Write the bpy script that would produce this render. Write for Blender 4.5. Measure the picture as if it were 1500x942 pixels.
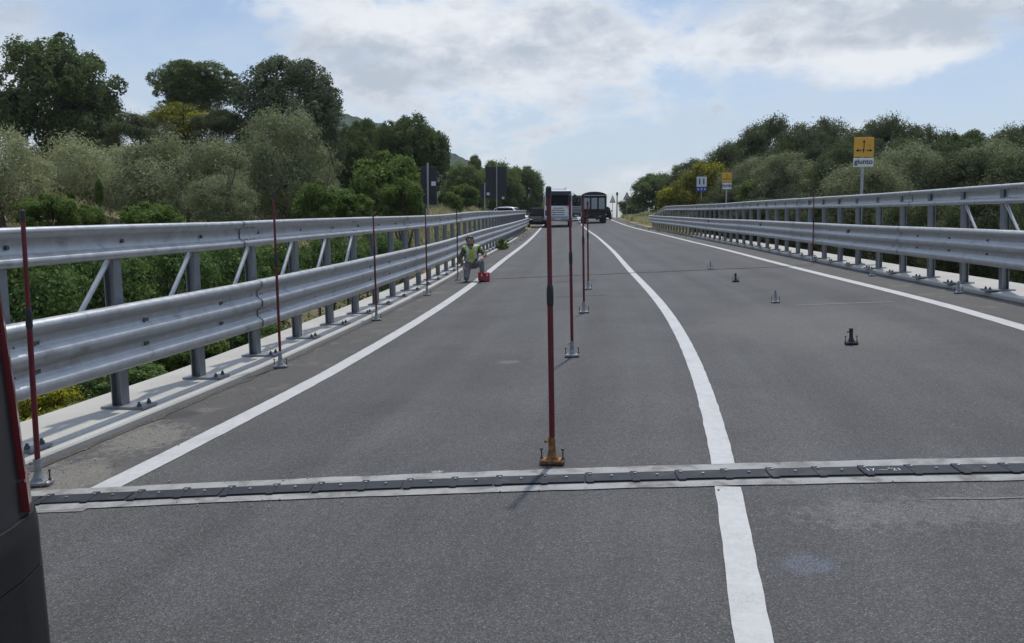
import bpy, math, random
import numpy as np
from mathutils import Vector, Matrix, noise as mnoise

D2R = math.radians
SC = bpy.context.scene
COL = SC.collection
for o in list(bpy.data.objects):
    bpy.data.objects.remove(o)

# ------------------------------------------------------------------ camera
CAM_Z = 1.6
FPX, HOR = 1150.0, 320.3            # focal length and horizon row for a 1500 px wide picture
PITCH = D2R(4.5)
CY = HOR + FPX * math.tan(PITCH)
cam_d = bpy.data.cameras.new("camera")
cam = bpy.data.objects.new("camera", cam_d)
COL.objects.link(cam)
cam.location = (0, 0, CAM_Z)
cam.rotation_euler = (math.pi / 2 - PITCH, 0, 0)
cam_d.sensor_width = 36
cam_d.lens = FPX / 1500 * 36
cam_d.shift_y = -(471 - CY) / 1500
cam_d.clip_start = 0.05
cam_d.clip_end = 20000
SC.camera = cam

# ------------------------------------------------------------------ light
SUN_EL, SUN_AZ = D2R(67), D2R(18)    # azimuth measured from +Y (ahead) towards +X (right)
EXPOSURE = 0.22
SKY_STRENGTH = 0.11
sun_d = bpy.data.lights.new("sun", 'SUN')
sun_d.energy = 2.6
sun_d.angle = D2R(1.8)
sun_d.color = (1.0, 0.95, 0.87)
sun = bpy.data.objects.new("sun", sun_d)
COL.objects.link(sun)
to_sun = Vector((math.sin(SUN_AZ) * math.cos(SUN_EL), math.cos(SUN_AZ) * math.cos(SUN_EL), math.sin(SUN_EL)))
sun.rotation_euler = to_sun.to_track_quat('Z', 'Y').to_euler()
sun.location = (20, 60, 120)
SC.view_settings.view_transform = 'Standard'
SC.view_settings.look = 'None'
SC.view_settings.gamma = 1
SC.view_settings.use_curve_mapping = False
SC.view_settings.exposure = EXPOSURE
SC.cycles.max_bounces = 6
SC.cycles.diffuse_bounces = 3
SC.cycles.glossy_bounces = 3
SC.cycles.transmission_bounces = 4
SC.cycles.transparent_max_bounces = 8
SC.cycles.use_denoising = True


class NT:
    """A short way to write node trees."""
    def __init__(s, tree):
        s.t = tree
        tree.nodes.clear()

    def n(s, typ, ins=None, **props):
        nd = s.t.nodes.new(typ)
        for k, v in props.items():
            setattr(nd, k, v)
        for k, v in (ins or {}).items():
            s.put(nd.inputs[k], v)
        return nd

    def put(s, sock, v):
        if isinstance(v, bpy.types.NodeSocket):
            s.t.links.new(v, sock)
        elif isinstance(v, bpy.types.Node):
            s.t.links.new(v.outputs[0], sock)
        else:
            try:
                sock.default_value = v
            except Exception:
                sock.default_value = (v, v, v) if not hasattr(v, '__len__') else tuple(v) + (1.0,)

    def m(s, op, a, b=None, c=None, clamp=False):
        nd = s.t.nodes.new('ShaderNodeMath')
        nd.operation = op
        nd.use_clamp = clamp
        for i, v in enumerate((a, b, c)):
            if v is not None:
                s.put(nd.inputs[i], v)
        return nd.outputs[0]

    def v(s, op, a, b=None, out=0):
        nd = s.t.nodes.new('ShaderNodeVectorMath')
        nd.operation = op
        s.put(nd.inputs[0], a)
        if b is not None:
            s.put(nd.inputs[1], b)
        return nd.outputs[out]

    def mix(s, fac, a, b, mode='MIX'):
        nd = s.t.nodes.new('ShaderNodeMix')
        nd.data_type = 'RGBA'
        nd.blend_type = mode
        s.put(nd.inputs[0], fac)
        for i, v in ((6, a), (7, b)):
            if isinstance(v, (tuple, list)) and len(v) == 3:
                v = tuple(v) + (1.0,)
            elif isinstance(v, (int, float)):
                v = (v, v, v, 1.0)
            s.put(nd.inputs[i], v)
        return nd.outputs[2]

    def ramp(s, x, lo, hi, a=0.0, b=1.0, smooth=True):
        nd = s.t.nodes.new('ShaderNodeMapRange')
        nd.interpolation_type = 'SMOOTHSTEP' if smooth else 'LINEAR'
        nd.clamp = True
        s.put(nd.inputs[0], x)
        for i, v in enumerate((lo, hi, a, b)):
            s.put(nd.inputs[i + 1], v)
        return nd.outputs[0]

    def noise(s, vec, scale, detail=4, rough=0.55, dist=0.0, out=0):
        nd = s.n('ShaderNodeTexNoise', {'Scale': scale, 'Detail': detail, 'Roughness': rough, 'Distortion': dist})
        s.put(nd.inputs['Vector'], vec)
        return nd.outputs[out]


# camera maths in plain python: direction of a picture point, and the point at a given distance ahead
def pix_dir(x, y):
    a = (x - 750) / FPX
    b = (CY - y) / FPX
    c, s = math.cos(PITCH), math.sin(PITCH)
    return Vector((a, c + b * s, -s + b * c))


def unproj(x, y, dist):
    d = pix_dir(x, y)
    k = dist / d.y
    return Vector((d.x * k, dist, CAM_Z + d.z * k))


# ------------------------------------------------------------------ sky with clouds
world = bpy.data.worlds.new("World")
SC.world = world
world.use_nodes = True
W = NT(world.node_tree)
sky = W.n('ShaderNodeTexSky', sky_type='NISHITA')
sky.sun_disc = False
sky.sun_elevation = SUN_EL
sky.sun_rotation = SUN_AZ
sky.altitude = 300
sky.air_density = 1.0
sky.dust_density = 1.2
sky.ozone_density = 1.0
tc = W.n('ShaderNodeTexCoord')
dirv = W.v('NORMALIZE', tc.outputs['Generated'])
sep = W.n('ShaderNodeSeparateXYZ', {0: dirv})
up = W.m('MAXIMUM', sep.outputs[2], 0.0)
flat = W.m('ADD', up, 0.42)
plane = W.n('ShaderNodeCombineXYZ', {0: W.m('DIVIDE', sep.outputs[0], flat), 1: W.m('DIVIDE', sep.outputs[1], flat), 2: W.m('MULTIPLY', up, 1.2)}).outputs[0]
warp = W.n('ShaderNodeMapping', {'Location': (3.1, 1.7, 0.0), 'Rotation': (0, 0, 0.25), 'Scale': (1.9, 1.9, 1.0)})
W.put(warp.inputs['Vector'], plane)
n1 = W.noise(warp, 1.5, 9, 0.58, 0.35)
n2 = W.noise(warp, 4.2, 8, 0.6, 0.2)
n4 = W.noise(W.v('ADD', warp.outputs[0], (1.3, 5.2, 0.0)), 9.0, 7, 0.62, 0.4)
n3 = W.noise(W.v('ADD', warp.outputs[0], (7.3, 2.2, 0.0)), 1.9, 7, 0.55, 0.2)


def blob(x, y, rx, ry, amt):
    """A soft patch in the sky round the direction of a point, rx wide and ry high."""
    c = pix_dir(x, y).normalized()
    d = W.v('SUBTRACT', dirv, tuple(c))
    k = FPX
    d = W.v('MULTIPLY', d, (k / rx, k / rx, k / ry))
    l = W.v('LENGTH', d, out=1)
    return W.m('MULTIPLY', W.ramp(l, 1.35, 0.0), amt)


def add_all(lst):
    t = lst[0]
    for q in lst[1:]:
        t = W.m('ADD', t, q)
    return t


cover = add_all([W.m('MULTIPLY', n1, 0.85), W.m('MULTIPLY', n2, 0.66), W.m('MULTIPLY', n4, 0.34),
                 blob(640, 40, 400, 110, 0.30), blob(1000, 60, 330, 110, 0.20), blob(1330, 55, 230, 85, 0.36),
                 blob(70, 110, 240, 110, 0.32), blob(760, 170, 420, 120, 0.07), blob(960, 258, 120, 32, 0.36),
                 blob(1260, 182, 90, 24, 0.2), blob(265, 60, 150, 90, -0.30), blob(900, 140, 120, 30, -0.12), blob(1150, 120, 90, 40, -0.14), blob(1290, 150, 260, 34, -0.18),
                 blob(1475, 108, 95, 60, -0.34), blob(1120, 205, 120, 50, -0.06)])
cl = W.ramp(cover, 0.93, 1.22)
cl = W.m('MULTIPLY', cl, 0.93)
veil = W.ramp(n3, 0.30, 0.72, 0.06, 0.55)
low = W.ramp(sep.outputs[2], 0.0, 0.30, 0.34, 0.0)
veil = W.m('ADD', veil, low, clamp=True)
grey = add_all([W.m('MULTIPLY', n3, 0.8), W.m('MULTIPLY', n2, 0.55), W.m('MULTIPLY', n4, 0.45),  blob(1420, 45, 150, 40, 0.24), blob(620, 85, 190, 50, 0.16), blob(860, 60, 140, 60, 0.12),
                blob(1300, 92, 190, 30, -0.3), blob(520, 25, 190, 35, -0.12)])
grey = W.ramp(grey, 0.76, 1.15)
ccol = W.mix(grey, (7.1, 7.25, 7.45), (3.9, 4.35, 4.95))
base = W.mix(veil, W.mix(1.0, sky.outputs[0], (0.90, 0.93, 0.98), 'MULTIPLY'), (4.8, 5.5, 6.4))
final = W.mix(cl, base, ccol)
hi = W.ramp(sep.outputs[2], 0.40, 0.85, 1.0, 1.75)      # unseen sky overhead, brightened as added fill light for the shadows
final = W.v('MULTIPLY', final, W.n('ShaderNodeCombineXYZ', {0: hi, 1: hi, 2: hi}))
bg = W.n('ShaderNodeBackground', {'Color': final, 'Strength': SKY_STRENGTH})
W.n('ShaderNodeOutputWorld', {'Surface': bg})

# ------------------------------------------------------------------ helpers: objects
def tag(o, label=None, cat=None, group=None, kind=None):
    if label: o['label'] = label
    if cat: o['category'] = cat
    if group: o['group'] = group
    if kind: o['kind'] = kind
    return o


def thing(name, label, cat, loc=(0, 0, 0), rotz=0.0, group=None):
    o = bpy.data.objects.new(name, None)
    o.empty_display_size = 0.2
    COL.objects.link(o)
    o.location = loc
    o.rotation_euler = (0, 0, rotz)
    return tag(o, label, cat, group)


def link(name, me, parent=None, loc=None):
    o = bpy.data.objects.new(name, me)
    COL.objects.link(o)
    if parent is not None:
        o.parent = parent
    if loc is not None:
        o.location = loc
    return o


def dup(root, loc, rotz=None, label=None, skip=()):
    r = root.copy()
    COL.objects.link(r)
    r.location = loc
    if rotz is not None:
        r.rotation_euler = (0, 0, rotz)
    if label: r['label'] = label
    for ch in list(root.children):
        if ch.name.split('.')[0] in skip:
            continue
        c = ch.copy()
        COL.objects.link(c)
        c.parent = r
        for g in list(ch.children):
            d = g.copy()
            COL.objects.link(d)
            d.parent = c
    return r


class MB:
    """Collects shapes and links them as one mesh object."""
    def __init__(s):
        s.v, s.f, s.mi = [], [], []
        s.cur = 0
        s.M = None

    def add(s, vs, fs):
        b = len(s.v)
        if s.M is not None:
            vs = [s.M @ Vector(p) for p in vs]
        s.v += [tuple(p) for p in vs]
        s.f += [tuple(b + i for i in f) for f in fs]
        s.mi += [s.cur] * len(fs)

    def box(s, c, d, rot=None, taper=1.0):
        hx, hy, hz = d[0] / 2, d[1] / 2, d[2] / 2
        vs = []
        for z, k in ((-hz, 1.0), (hz, taper)):
            vs += [(-hx * k, -hy * k, z), (hx * k, -hy * k, z), (hx * k, hy * k, z), (-hx * k, hy * k, z)]
        vs = [Vector(p) for p in vs]
        if rot is not None:
            vs = [rot @ p for p in vs]
        vs = [p + Vector(c) for p in vs]
        s.add(vs, [(3, 2, 1, 0), (4, 5, 6, 7), (0, 1, 5, 4), (1, 2, 6, 5), (2, 3, 7, 6), (3, 0, 4, 7)])

    def cbox(s, c, d, ch):
        """A box with chamfered edges along z and chamfered top and bottom."""
        hx, hy, hz = d[0] / 2, d[1] / 2, d[2] / 2
        def ring(x, y, z, q):
            return [(-x + q, -y, z), (x - q, -y, z), (x, -y + q, z), (x, y - q, z), (x - q, y, z), (-x + q, y, z), (-x, y - q, z), (-x, -y + q, z)]
        rs = [ring(hx - ch, hy - ch, -hz, ch * .7), ring(hx, hy, -hz + ch, ch), ring(hx, hy, hz - ch, ch), ring(hx - ch, hy - ch, hz, ch * .7)]
        vs = [Vector(p) + Vector(c) for r in rs for p in r]
        fs = [tuple(range(7, -1, -1)), tuple(range(24, 32))]
        for k in range(3):
            for i in range(8):
                j = (i + 1) % 8
                fs.append((k * 8 + i, k * 8 + j, k * 8 + 8 + j, k * 8 + 8 + i))
        s.add(vs, fs)

    def tube(s, pts, rad, n=8, caps=True):
        pts = [Vector(p) for p in pts]
        if not hasattr(rad, '__len__'):
            rad = [rad] * len(pts)
        vs, fs = [], []
        ref = None
        for i, p in enumerate(pts):
            t = (pts[min(i + 1, len(pts) - 1)] - pts[max(i - 1, 0)]).normalized()
            if ref is None:
                ref = Vector((1, 0, 0)) if abs(t.x) < 0.8 else Vector((0, 1, 0))
            a = (ref - t * ref.dot(t)).normalized()
            ref = a
            b = t.cross(a)
            for k in range(n):
                w = 2 * math.pi * k / n
                vs.append(p + (a * math.cos(w) + b * math.sin(w)) * rad[i])
        for i in range(len(pts) - 1):
            for k in range(n):
                j = (k + 1) % n
                fs.append((i * n + k, i * n + j, (i + 1) * n + j, (i + 1) * n + k))
        if caps:
            fs.append(tuple(range(n - 1, -1, -1)))
            q = (len(pts) - 1) * n
            fs.append(tuple(q + k for k in range(n)))
        s.add(vs, fs)

    def prism(s, poly, axis, a, b):
        """poly: 2D points; extruded from a to b along axis ('x','y','z'); 2D axes are the other two in order."""
        def P(p, t):
            return {'x': (t, p[0], p[1]), 'y': (p[0], t, p[1]), 'z': (p[0], p[1], t)}[axis]
        n = len(poly)
        vs = [P(p, a) for p in poly] + [P(p, b) for p in poly]
        fs = [tuple(range(n - 1, -1, -1)), tuple(range(n, 2 * n))]
        for i in range(n):
            j = (i + 1) % n
            fs.append((i, j, n + j, n + i))
        s.add(vs, fs)

    def lathe(s, prof, c=(0, 0, 0), axis='z', n=20):
        vs, fs = [], []
        for r, h in prof:
            for k in range(n):
                w = 2 * math.pi * k / n
                x, y = r * math.cos(w), r * math.sin(w)
                vs.append(Vector({'z': (x, y, h), 'x': (h, x, y), 'y': (x, h, y)}[axis]) + Vector(c))
        m = len(prof)
        for i in range(m - 1):
            for k in range(n):
                j = (k + 1) % n
                fs.append((i * n + k, i * n + j, (i + 1) * n + j, (i + 1) * n + k))
        fs.append(tuple(range(n - 1, -1, -1)))
        fs.append(tuple((m - 1) * n + k for k in range(n)))
        s.add(vs, fs)

    def mesh(s, name, mats, smooth=False, fix=True, origin=None):
        me = bpy.data.meshes.new(name)
        vs = s.v
        if origin is not None:
            ox, oy, oz = origin
            vs = [(x - ox, y - oy, z - oz) for x, y, z in vs]
        me.from_pydata(vs, [], s.f)
        for m in (mats if isinstance(mats, (list, tuple)) else [mats]):
            me.materials.append(m)
        me.polygons.foreach_set('material_index', s.mi)
        if fix:
            import bmesh
            bm = bmesh.new()
            bm.from_mesh(me)
            bmesh.ops.recalc_face_normals(bm, faces=bm.faces)
            bm.to_mesh(me)
            bm.free()
        if smooth:
            me.polygons.foreach_set('use_smooth', [True] * len(me.polygons))
        me.update()
        return me

    def build(s, name, mats, parent=None, smooth=False, bevel=0.0, origin=None, loc=None, fix=True, seg=2):
        o = link(name, s.mesh(name, mats, smooth, fix, origin), parent, loc)
        if bevel:
            md = o.modifiers.new('bevel', 'BEVEL')
            md.width = bevel
            md.segments = seg
            md.limit_method = 'ANGLE'
            md.angle_limit = D2R(40)
            md.harden_normals = False
        return o


def auto_smooth(o, deg=35):
    me = o.data
    me.polygons.foreach_set('use_smooth', [True] * len(me.polygons))
    me.set_sharp_from_angle(angle=D2R(deg))
    return o


# ------------------------------------------------------------------ materials
MATS = {}


def mat(name, col, rough=0.6, metal=0.0, var=0.12, vscale=6.0, bump=0.0, bscale=40.0, spec=0.5, dirt=None, dscale=3.0, damt=0.0, coat=0.0):
    """Principled with noise in colour and roughness, optional dirt and bump."""
    m = bpy.data.materials.new(name)
    m.use_nodes = True
    T = NT(m.node_tree)
    pos = T.n('ShaderNodeTexCoord').outputs['Object']
    nz = T.noise(pos, vscale, 5, 0.6)
    k = T.ramp(nz, 0.25, 0.75, 1 - var, 1 + var, smooth=False)
    c = T.v('MULTIPLY', tuple(col), T.n('ShaderNodeCombineXYZ', {0: k, 1: k, 2: k}))
    if dirt:
        d = T.ramp(T.noise(pos, dscale, 7, 0.65, 0.3), 0.62 - 0.3 * damt, 0.85 - 0.2 * damt)
        c = T.mix(d, c, tuple(dirt))
    p = T.n('ShaderNodeBsdfPrincipled', {'Base Color': c, 'Metallic': metal, 'Specular IOR Level': spec})
    T.put(p.inputs['Roughness'], T.ramp(nz, 0.2, 0.8, max(rough - 0.09, 0.02), min(rough + 0.09, 1.0), smooth=False))
    if coat:
        p.inputs['Coat Weight'].default_value = coat
        p.inputs['Coat Roughness'].default_value = 0.06
    if bump:
        b = T.n('ShaderNodeBump', {'Strength': bump, 'Distance': 0.02, 'Height': T.noise(pos, bscale, 5, 0.65)})
        T.put(p.inputs['Normal'], b)
    T.n('ShaderNodeOutputMaterial', {'Surface': p})
    MATS[name] = m
    return m


steel = mat('galvanised_steel', (0.42, 0.43, 0.435), 0.44, 0.75, 0.16, 11, 0.08, 70, dirt=(0.22, 0.22, 0.215), dscale=4.5, damt=0.3)
post_steel = mat('weathered_post_steel', (0.22, 0.235, 0.255), 0.5, 0.65, 0.2, 9, 0.08, 60, dirt=(0.2, 0.19, 0.175), dscale=5, damt=0.4)
bolt_steel = mat('dark_bolt_steel', (0.10, 0.10, 0.105), 0.5, 0.6, 0.2)
red_paint = mat('dark_red_pole_paint', (0.115, 0.010, 0.015), 0.38, 0, 0.2, 8, dirt=(0.06, 0.02, 0.02), dscale=9, damt=0.2)
black_plastic = mat('black_plastic', (0.017, 0.017, 0.019), 0.5, 0, 0.2)
base_grey = mat('zinc_base', (0.30, 0.31, 0.32), 0.5, 0.5, 0.25, 14, dirt=(0.14, 0.12, 0.1), dscale=12, damt=0.5)
base_rust = mat('rusty_orange_base', (0.34, 0.16, 0.04), 0.8, 0, 0.3, 18, 0.3, 60, dirt=(0.085, 0.042, 0.022), dscale=26, damt=1.0)
yellow_sign = mat('yellow_sign_sheet', (0.62, 0.33, 0.03), 0.45, 0, 0.06)
white_sign = mat('white_sign_sheet', (0.62, 0.64, 0.65), 0.45, 0, 0.05)
blue_sign = mat('blue_sign_sheet', (0.03, 0.07, 0.25), 0.45, 0, 0.08)
red_sign = mat('red_sign_border', (0.22, 0.02, 0.02), 0.5, 0, 0.1)
black_ink = mat('black_sign_ink', (0.02, 0.018, 0.018), 0.5, 0, 0.1)
rust_ink = mat('rusty_sign_mark', (0.14, 0.035, 0.015), 0.6, 0, 0.2)
sign_back = mat('dark_sign_back', (0.022, 0.023, 0.03), 0.55, 0.1, 0.15)
pole_grey = mat('grey_sign_pole', (0.36, 0.37, 0.38), 0.5, 0.5, 0.12)
concrete_m = None
glass_dark = mat('dark_vehicle_glass', (0.006, 0.007, 0.009), 0.25, 0, 0.1, spec=0.04)
tyre = mat('tyre_rubber', (0.018, 0.018, 0.018), 0.85, 0, 0.2)
white_car = mat('white_vehicle_paint', (0.78, 0.79, 0.80), 0.3, 0, 0.04, 3, dirt=(0.35, 0.33, 0.3), dscale=1.6, damt=0.35, coat=0.4)
grey_truck = mat('grey_truck_paint', (0.33, 0.35, 0.37), 0.4, 0, 0.06, dirt=(0.2, 0.19, 0.18), dscale=2, damt=0.4)
dark_car = mat('dark_vehicle_paint', (0.014, 0.015, 0.019), 0.7, 0, 0.1, spec=0.06)
chassis_m = mat('black_chassis', (0.015, 0.015, 0.016), 0.7, 0, 0.2)
tarp_m = mat('black_tarpaulin', (0.016, 0.016, 0.018), 0.7, 0, 0.3, 3, 0.3, 6)
lamp_red = mat('red_lamp_lens', (0.12, 0.008, 0.012), 0.25, 0, 0.08, coat=0.2)
lamp_clear = mat('clear_lamp_lens', (0.6, 0.62, 0.65), 0.12, 0.2, 0.05)
amber_m = mat('amber_lens', (0.5, 0.18, 0.02), 0.2)
rim_m = mat('wheel_rim', (0.3, 0.31, 0.32), 0.4, 0.7, 0.1)
van_dark = mat('charcoal_van_paint', (0.014, 0.015, 0.018), 0.4, 0, 0.06, spec=0.3)
bumper_m = mat('black_grained_bumper', (0.011, 0.011, 0.012), 0.6, 0, 0.15, 30, 0.15, 300, spec=0.3)
van_pale = mat('pale_van_panel', (0.42, 0.50, 0.55), 0.35, 0, 0.04)
bark = mat('bark', (0.085, 0.07, 0.052), 0.9, 0, 0.35, 5, 0.6, 14)
vest_m = mat('yellow_green_vest', (0.36, 0.42, 0.06), 0.7, 0, 0.15, 14, dirt=(0.2, 0.23, 0.06), dscale=8, damt=0.4)
stripe_m = mat('grey_reflective_stripe', (0.5, 0.52, 0.5), 0.4, 0, 0.1)
trouser_m = mat('grey_trouser_cloth', (0.16, 0.165, 0.175), 0.85, 0, 0.2, 12, 0.3, 40)
jacket_m = mat('dark_olive_jacket', (0.085, 0.09, 0.05), 0.85, 0, 0.25, 10, 0.3, 40)
skin_m = mat('skin', (0.32, 0.18, 0.12), 0.55, 0, 0.1)
hair_m = mat('dark_hair', (0.014, 0.012, 0.011), 0.6, 0, 0.2)
boot_m = mat('dark_work_boot', (0.05, 0.04, 0.035), 0.7, 0, 0.2)
box_red = mat('red_toolbox_plastic', (0.36, 0.018, 0.03), 0.4, 0, 0.12)
rock_m = mat('rubble_stone', (0.33, 0.30, 0.26), 0.9, 0, 0.3, 8, 0.5, 20)


def leaf_mat(name, dark, light, trans=0.25, rough=0.65, hl=None):
    m = bpy.data.materials.new(name)
    m.use_nodes = True
    T = NT(m.node_tree)
    at = T.n('ShaderNodeAttribute', attribute_name='tint')
    c = T.mix(at.outputs['Fac'], dark, light)
    if hl:
        oi = T.ramp(at.outputs['Fac'], hl[0], hl[0] + 0.08)
        c = T.mix(oi, c, hl[1])
    p = T.n('ShaderNodeBsdfPrincipled', {'Base Color': c, 'Roughness': rough, 'Specular IOR Level': 0.12})
    tr = T.n('ShaderNodeBsdfTranslucent', {'Color': T.mix(0.35, c, (0.10, 0.16, 0.02))})
    mx = T.n('ShaderNodeMixShader', {0: trans, 1: p, 2: tr})
    T.n('ShaderNodeOutputMaterial', {'Surface': mx})
    return m


M_OAK = leaf_mat('oak_leaves', (0.055, 0.084, 0.030), (0.150, 0.190, 0.068), 0.34)
M_HOLM = leaf_mat('holm_oak_leaves', (0.054, 0.073, 0.040), (0.148, 0.175, 0.095), 0.28)
M_OLIVE = leaf_mat('olive_leaves', (0.155, 0.172, 0.088), (0.330, 0.345, 0.200), 0.36)
M_PALE = leaf_mat('pale_olive_leaves', (0.250, 0.262, 0.138), (0.500, 0.505, 0.300), 0.38)
M_SCRUB = leaf_mat('dark_scrub_leaves', (0.055, 0.070, 0.034), (0.155, 0.170, 0.084), 0.30)
M_BUSH = leaf_mat('bright_bush_leaves', (0.072, 0.120, 0.026), (0.182, 0.260, 0.065), 0.42)
M_UNDER = leaf_mat('shade_bush_leaves', (0.066, 0.118, 0.036), (0.175, 0.265, 0.085), 0.40, hl=(0.93, (0.26, 0.28, 0.14)))
M_BROOM = leaf_mat('broom_leaves', (0.105, 0.120, 0.025), (0.25, 0.25, 0.03), 0.38, hl=(0.62, (0.58, 0.50, 0.03)))
M_DRY = leaf_mat('dry_grass_blades', (0.30, 0.28, 0.11), (0.78, 0.70, 0.45), 0.45)
M_COVER = leaf_mat('ground_cover_leaves', (0.058, 0.085, 0.029), (0.195, 0.215, 0.078), 0.35)
M_FAR = leaf_mat('far_tree_leaves', (0.078, 0.110, 0.038), (0.200, 0.250, 0.092), 0.38)

# ------------------------------------------------------------------ road axis: plan, level and crossfall along its length
KN = np.array([-30, -12, -4, 1.5, 4.5, 7.5, 11, 15, 20, 26, 34, 45, 60, 80, 105, 118, 135, 165, 220.])
KX = np.array([-3.2, -1.1, -0.07, .64, 1.254, 1.777, 2.229, 2.614, 3.007, 3.486, 4.098, 4.851, 5.745, 7.008, 8.821, 9.8, 11.2, 13.8, 19.])
KZ = np.array([-1.75, -1.72, -1.68, -1.6, -1.513, -1.437, -1.382, -1.354, -1.308, -1.22, -1.142, -1.022, -.86, -.50, -.06, .0, -.35, -2.2, -7.5]) + CAM_Z
KE = np.array([.02, .02, .024, .029, .038, .048, .05, .048, .046, .038, .032, .029, .028, .028, .028, .028, .028, .028, .028])


def _cub(x, y):
    n = len(x)
    h = np.diff(x)
    A = np.zeros((n, n)); b = np.zeros(n); A[0, 0] = A[-1, -1] = 1
    for i in range(1, n - 1):
        A[i, i - 1] = h[i - 1]; A[i, i] = 2 * (h[i - 1] + h[i]); A[i, i + 1] = h[i]
        b[i] = 6 * ((y[i + 1] - y[i]) / h[i] - (y[i] - y[i - 1]) / h[i - 1])
    m = np.linalg.solve(A, b)

    def f(s):
        s = np.asarray(s, float)
        i = np.clip(np.searchsorted(x, s) - 1, 0, n - 2)
        t = s - x[i]; hh = h[i]
        return y[i] + t * ((y[i + 1] - y[i]) / hh - hh * (2 * m[i] + m[i + 1]) / 6) + m[i] / 2 * t ** 2 + (m[i + 1] - m[i]) / (6 * hh) * t ** 3
    return f


fX, fZ = _cub(KN, KX), _cub(KN, KZ)
def fE(s): return np.interp(s, KN, KE)


def head(s):
    return math.atan(float(fX(s + .05) - fX(s - .05)) / .1)


def RP(s, u, h=0.0):
    a = head(s)
    return Vector((float(fX(s)) + u * math.cos(a), s - u * math.sin(a), float(fZ(s)) + u * float(fE(s)) + h))


LW = 3.75
KERB_L, KERB_R = -LW - 0.81, LW + 0.955
BR_END = 44.0

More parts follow.
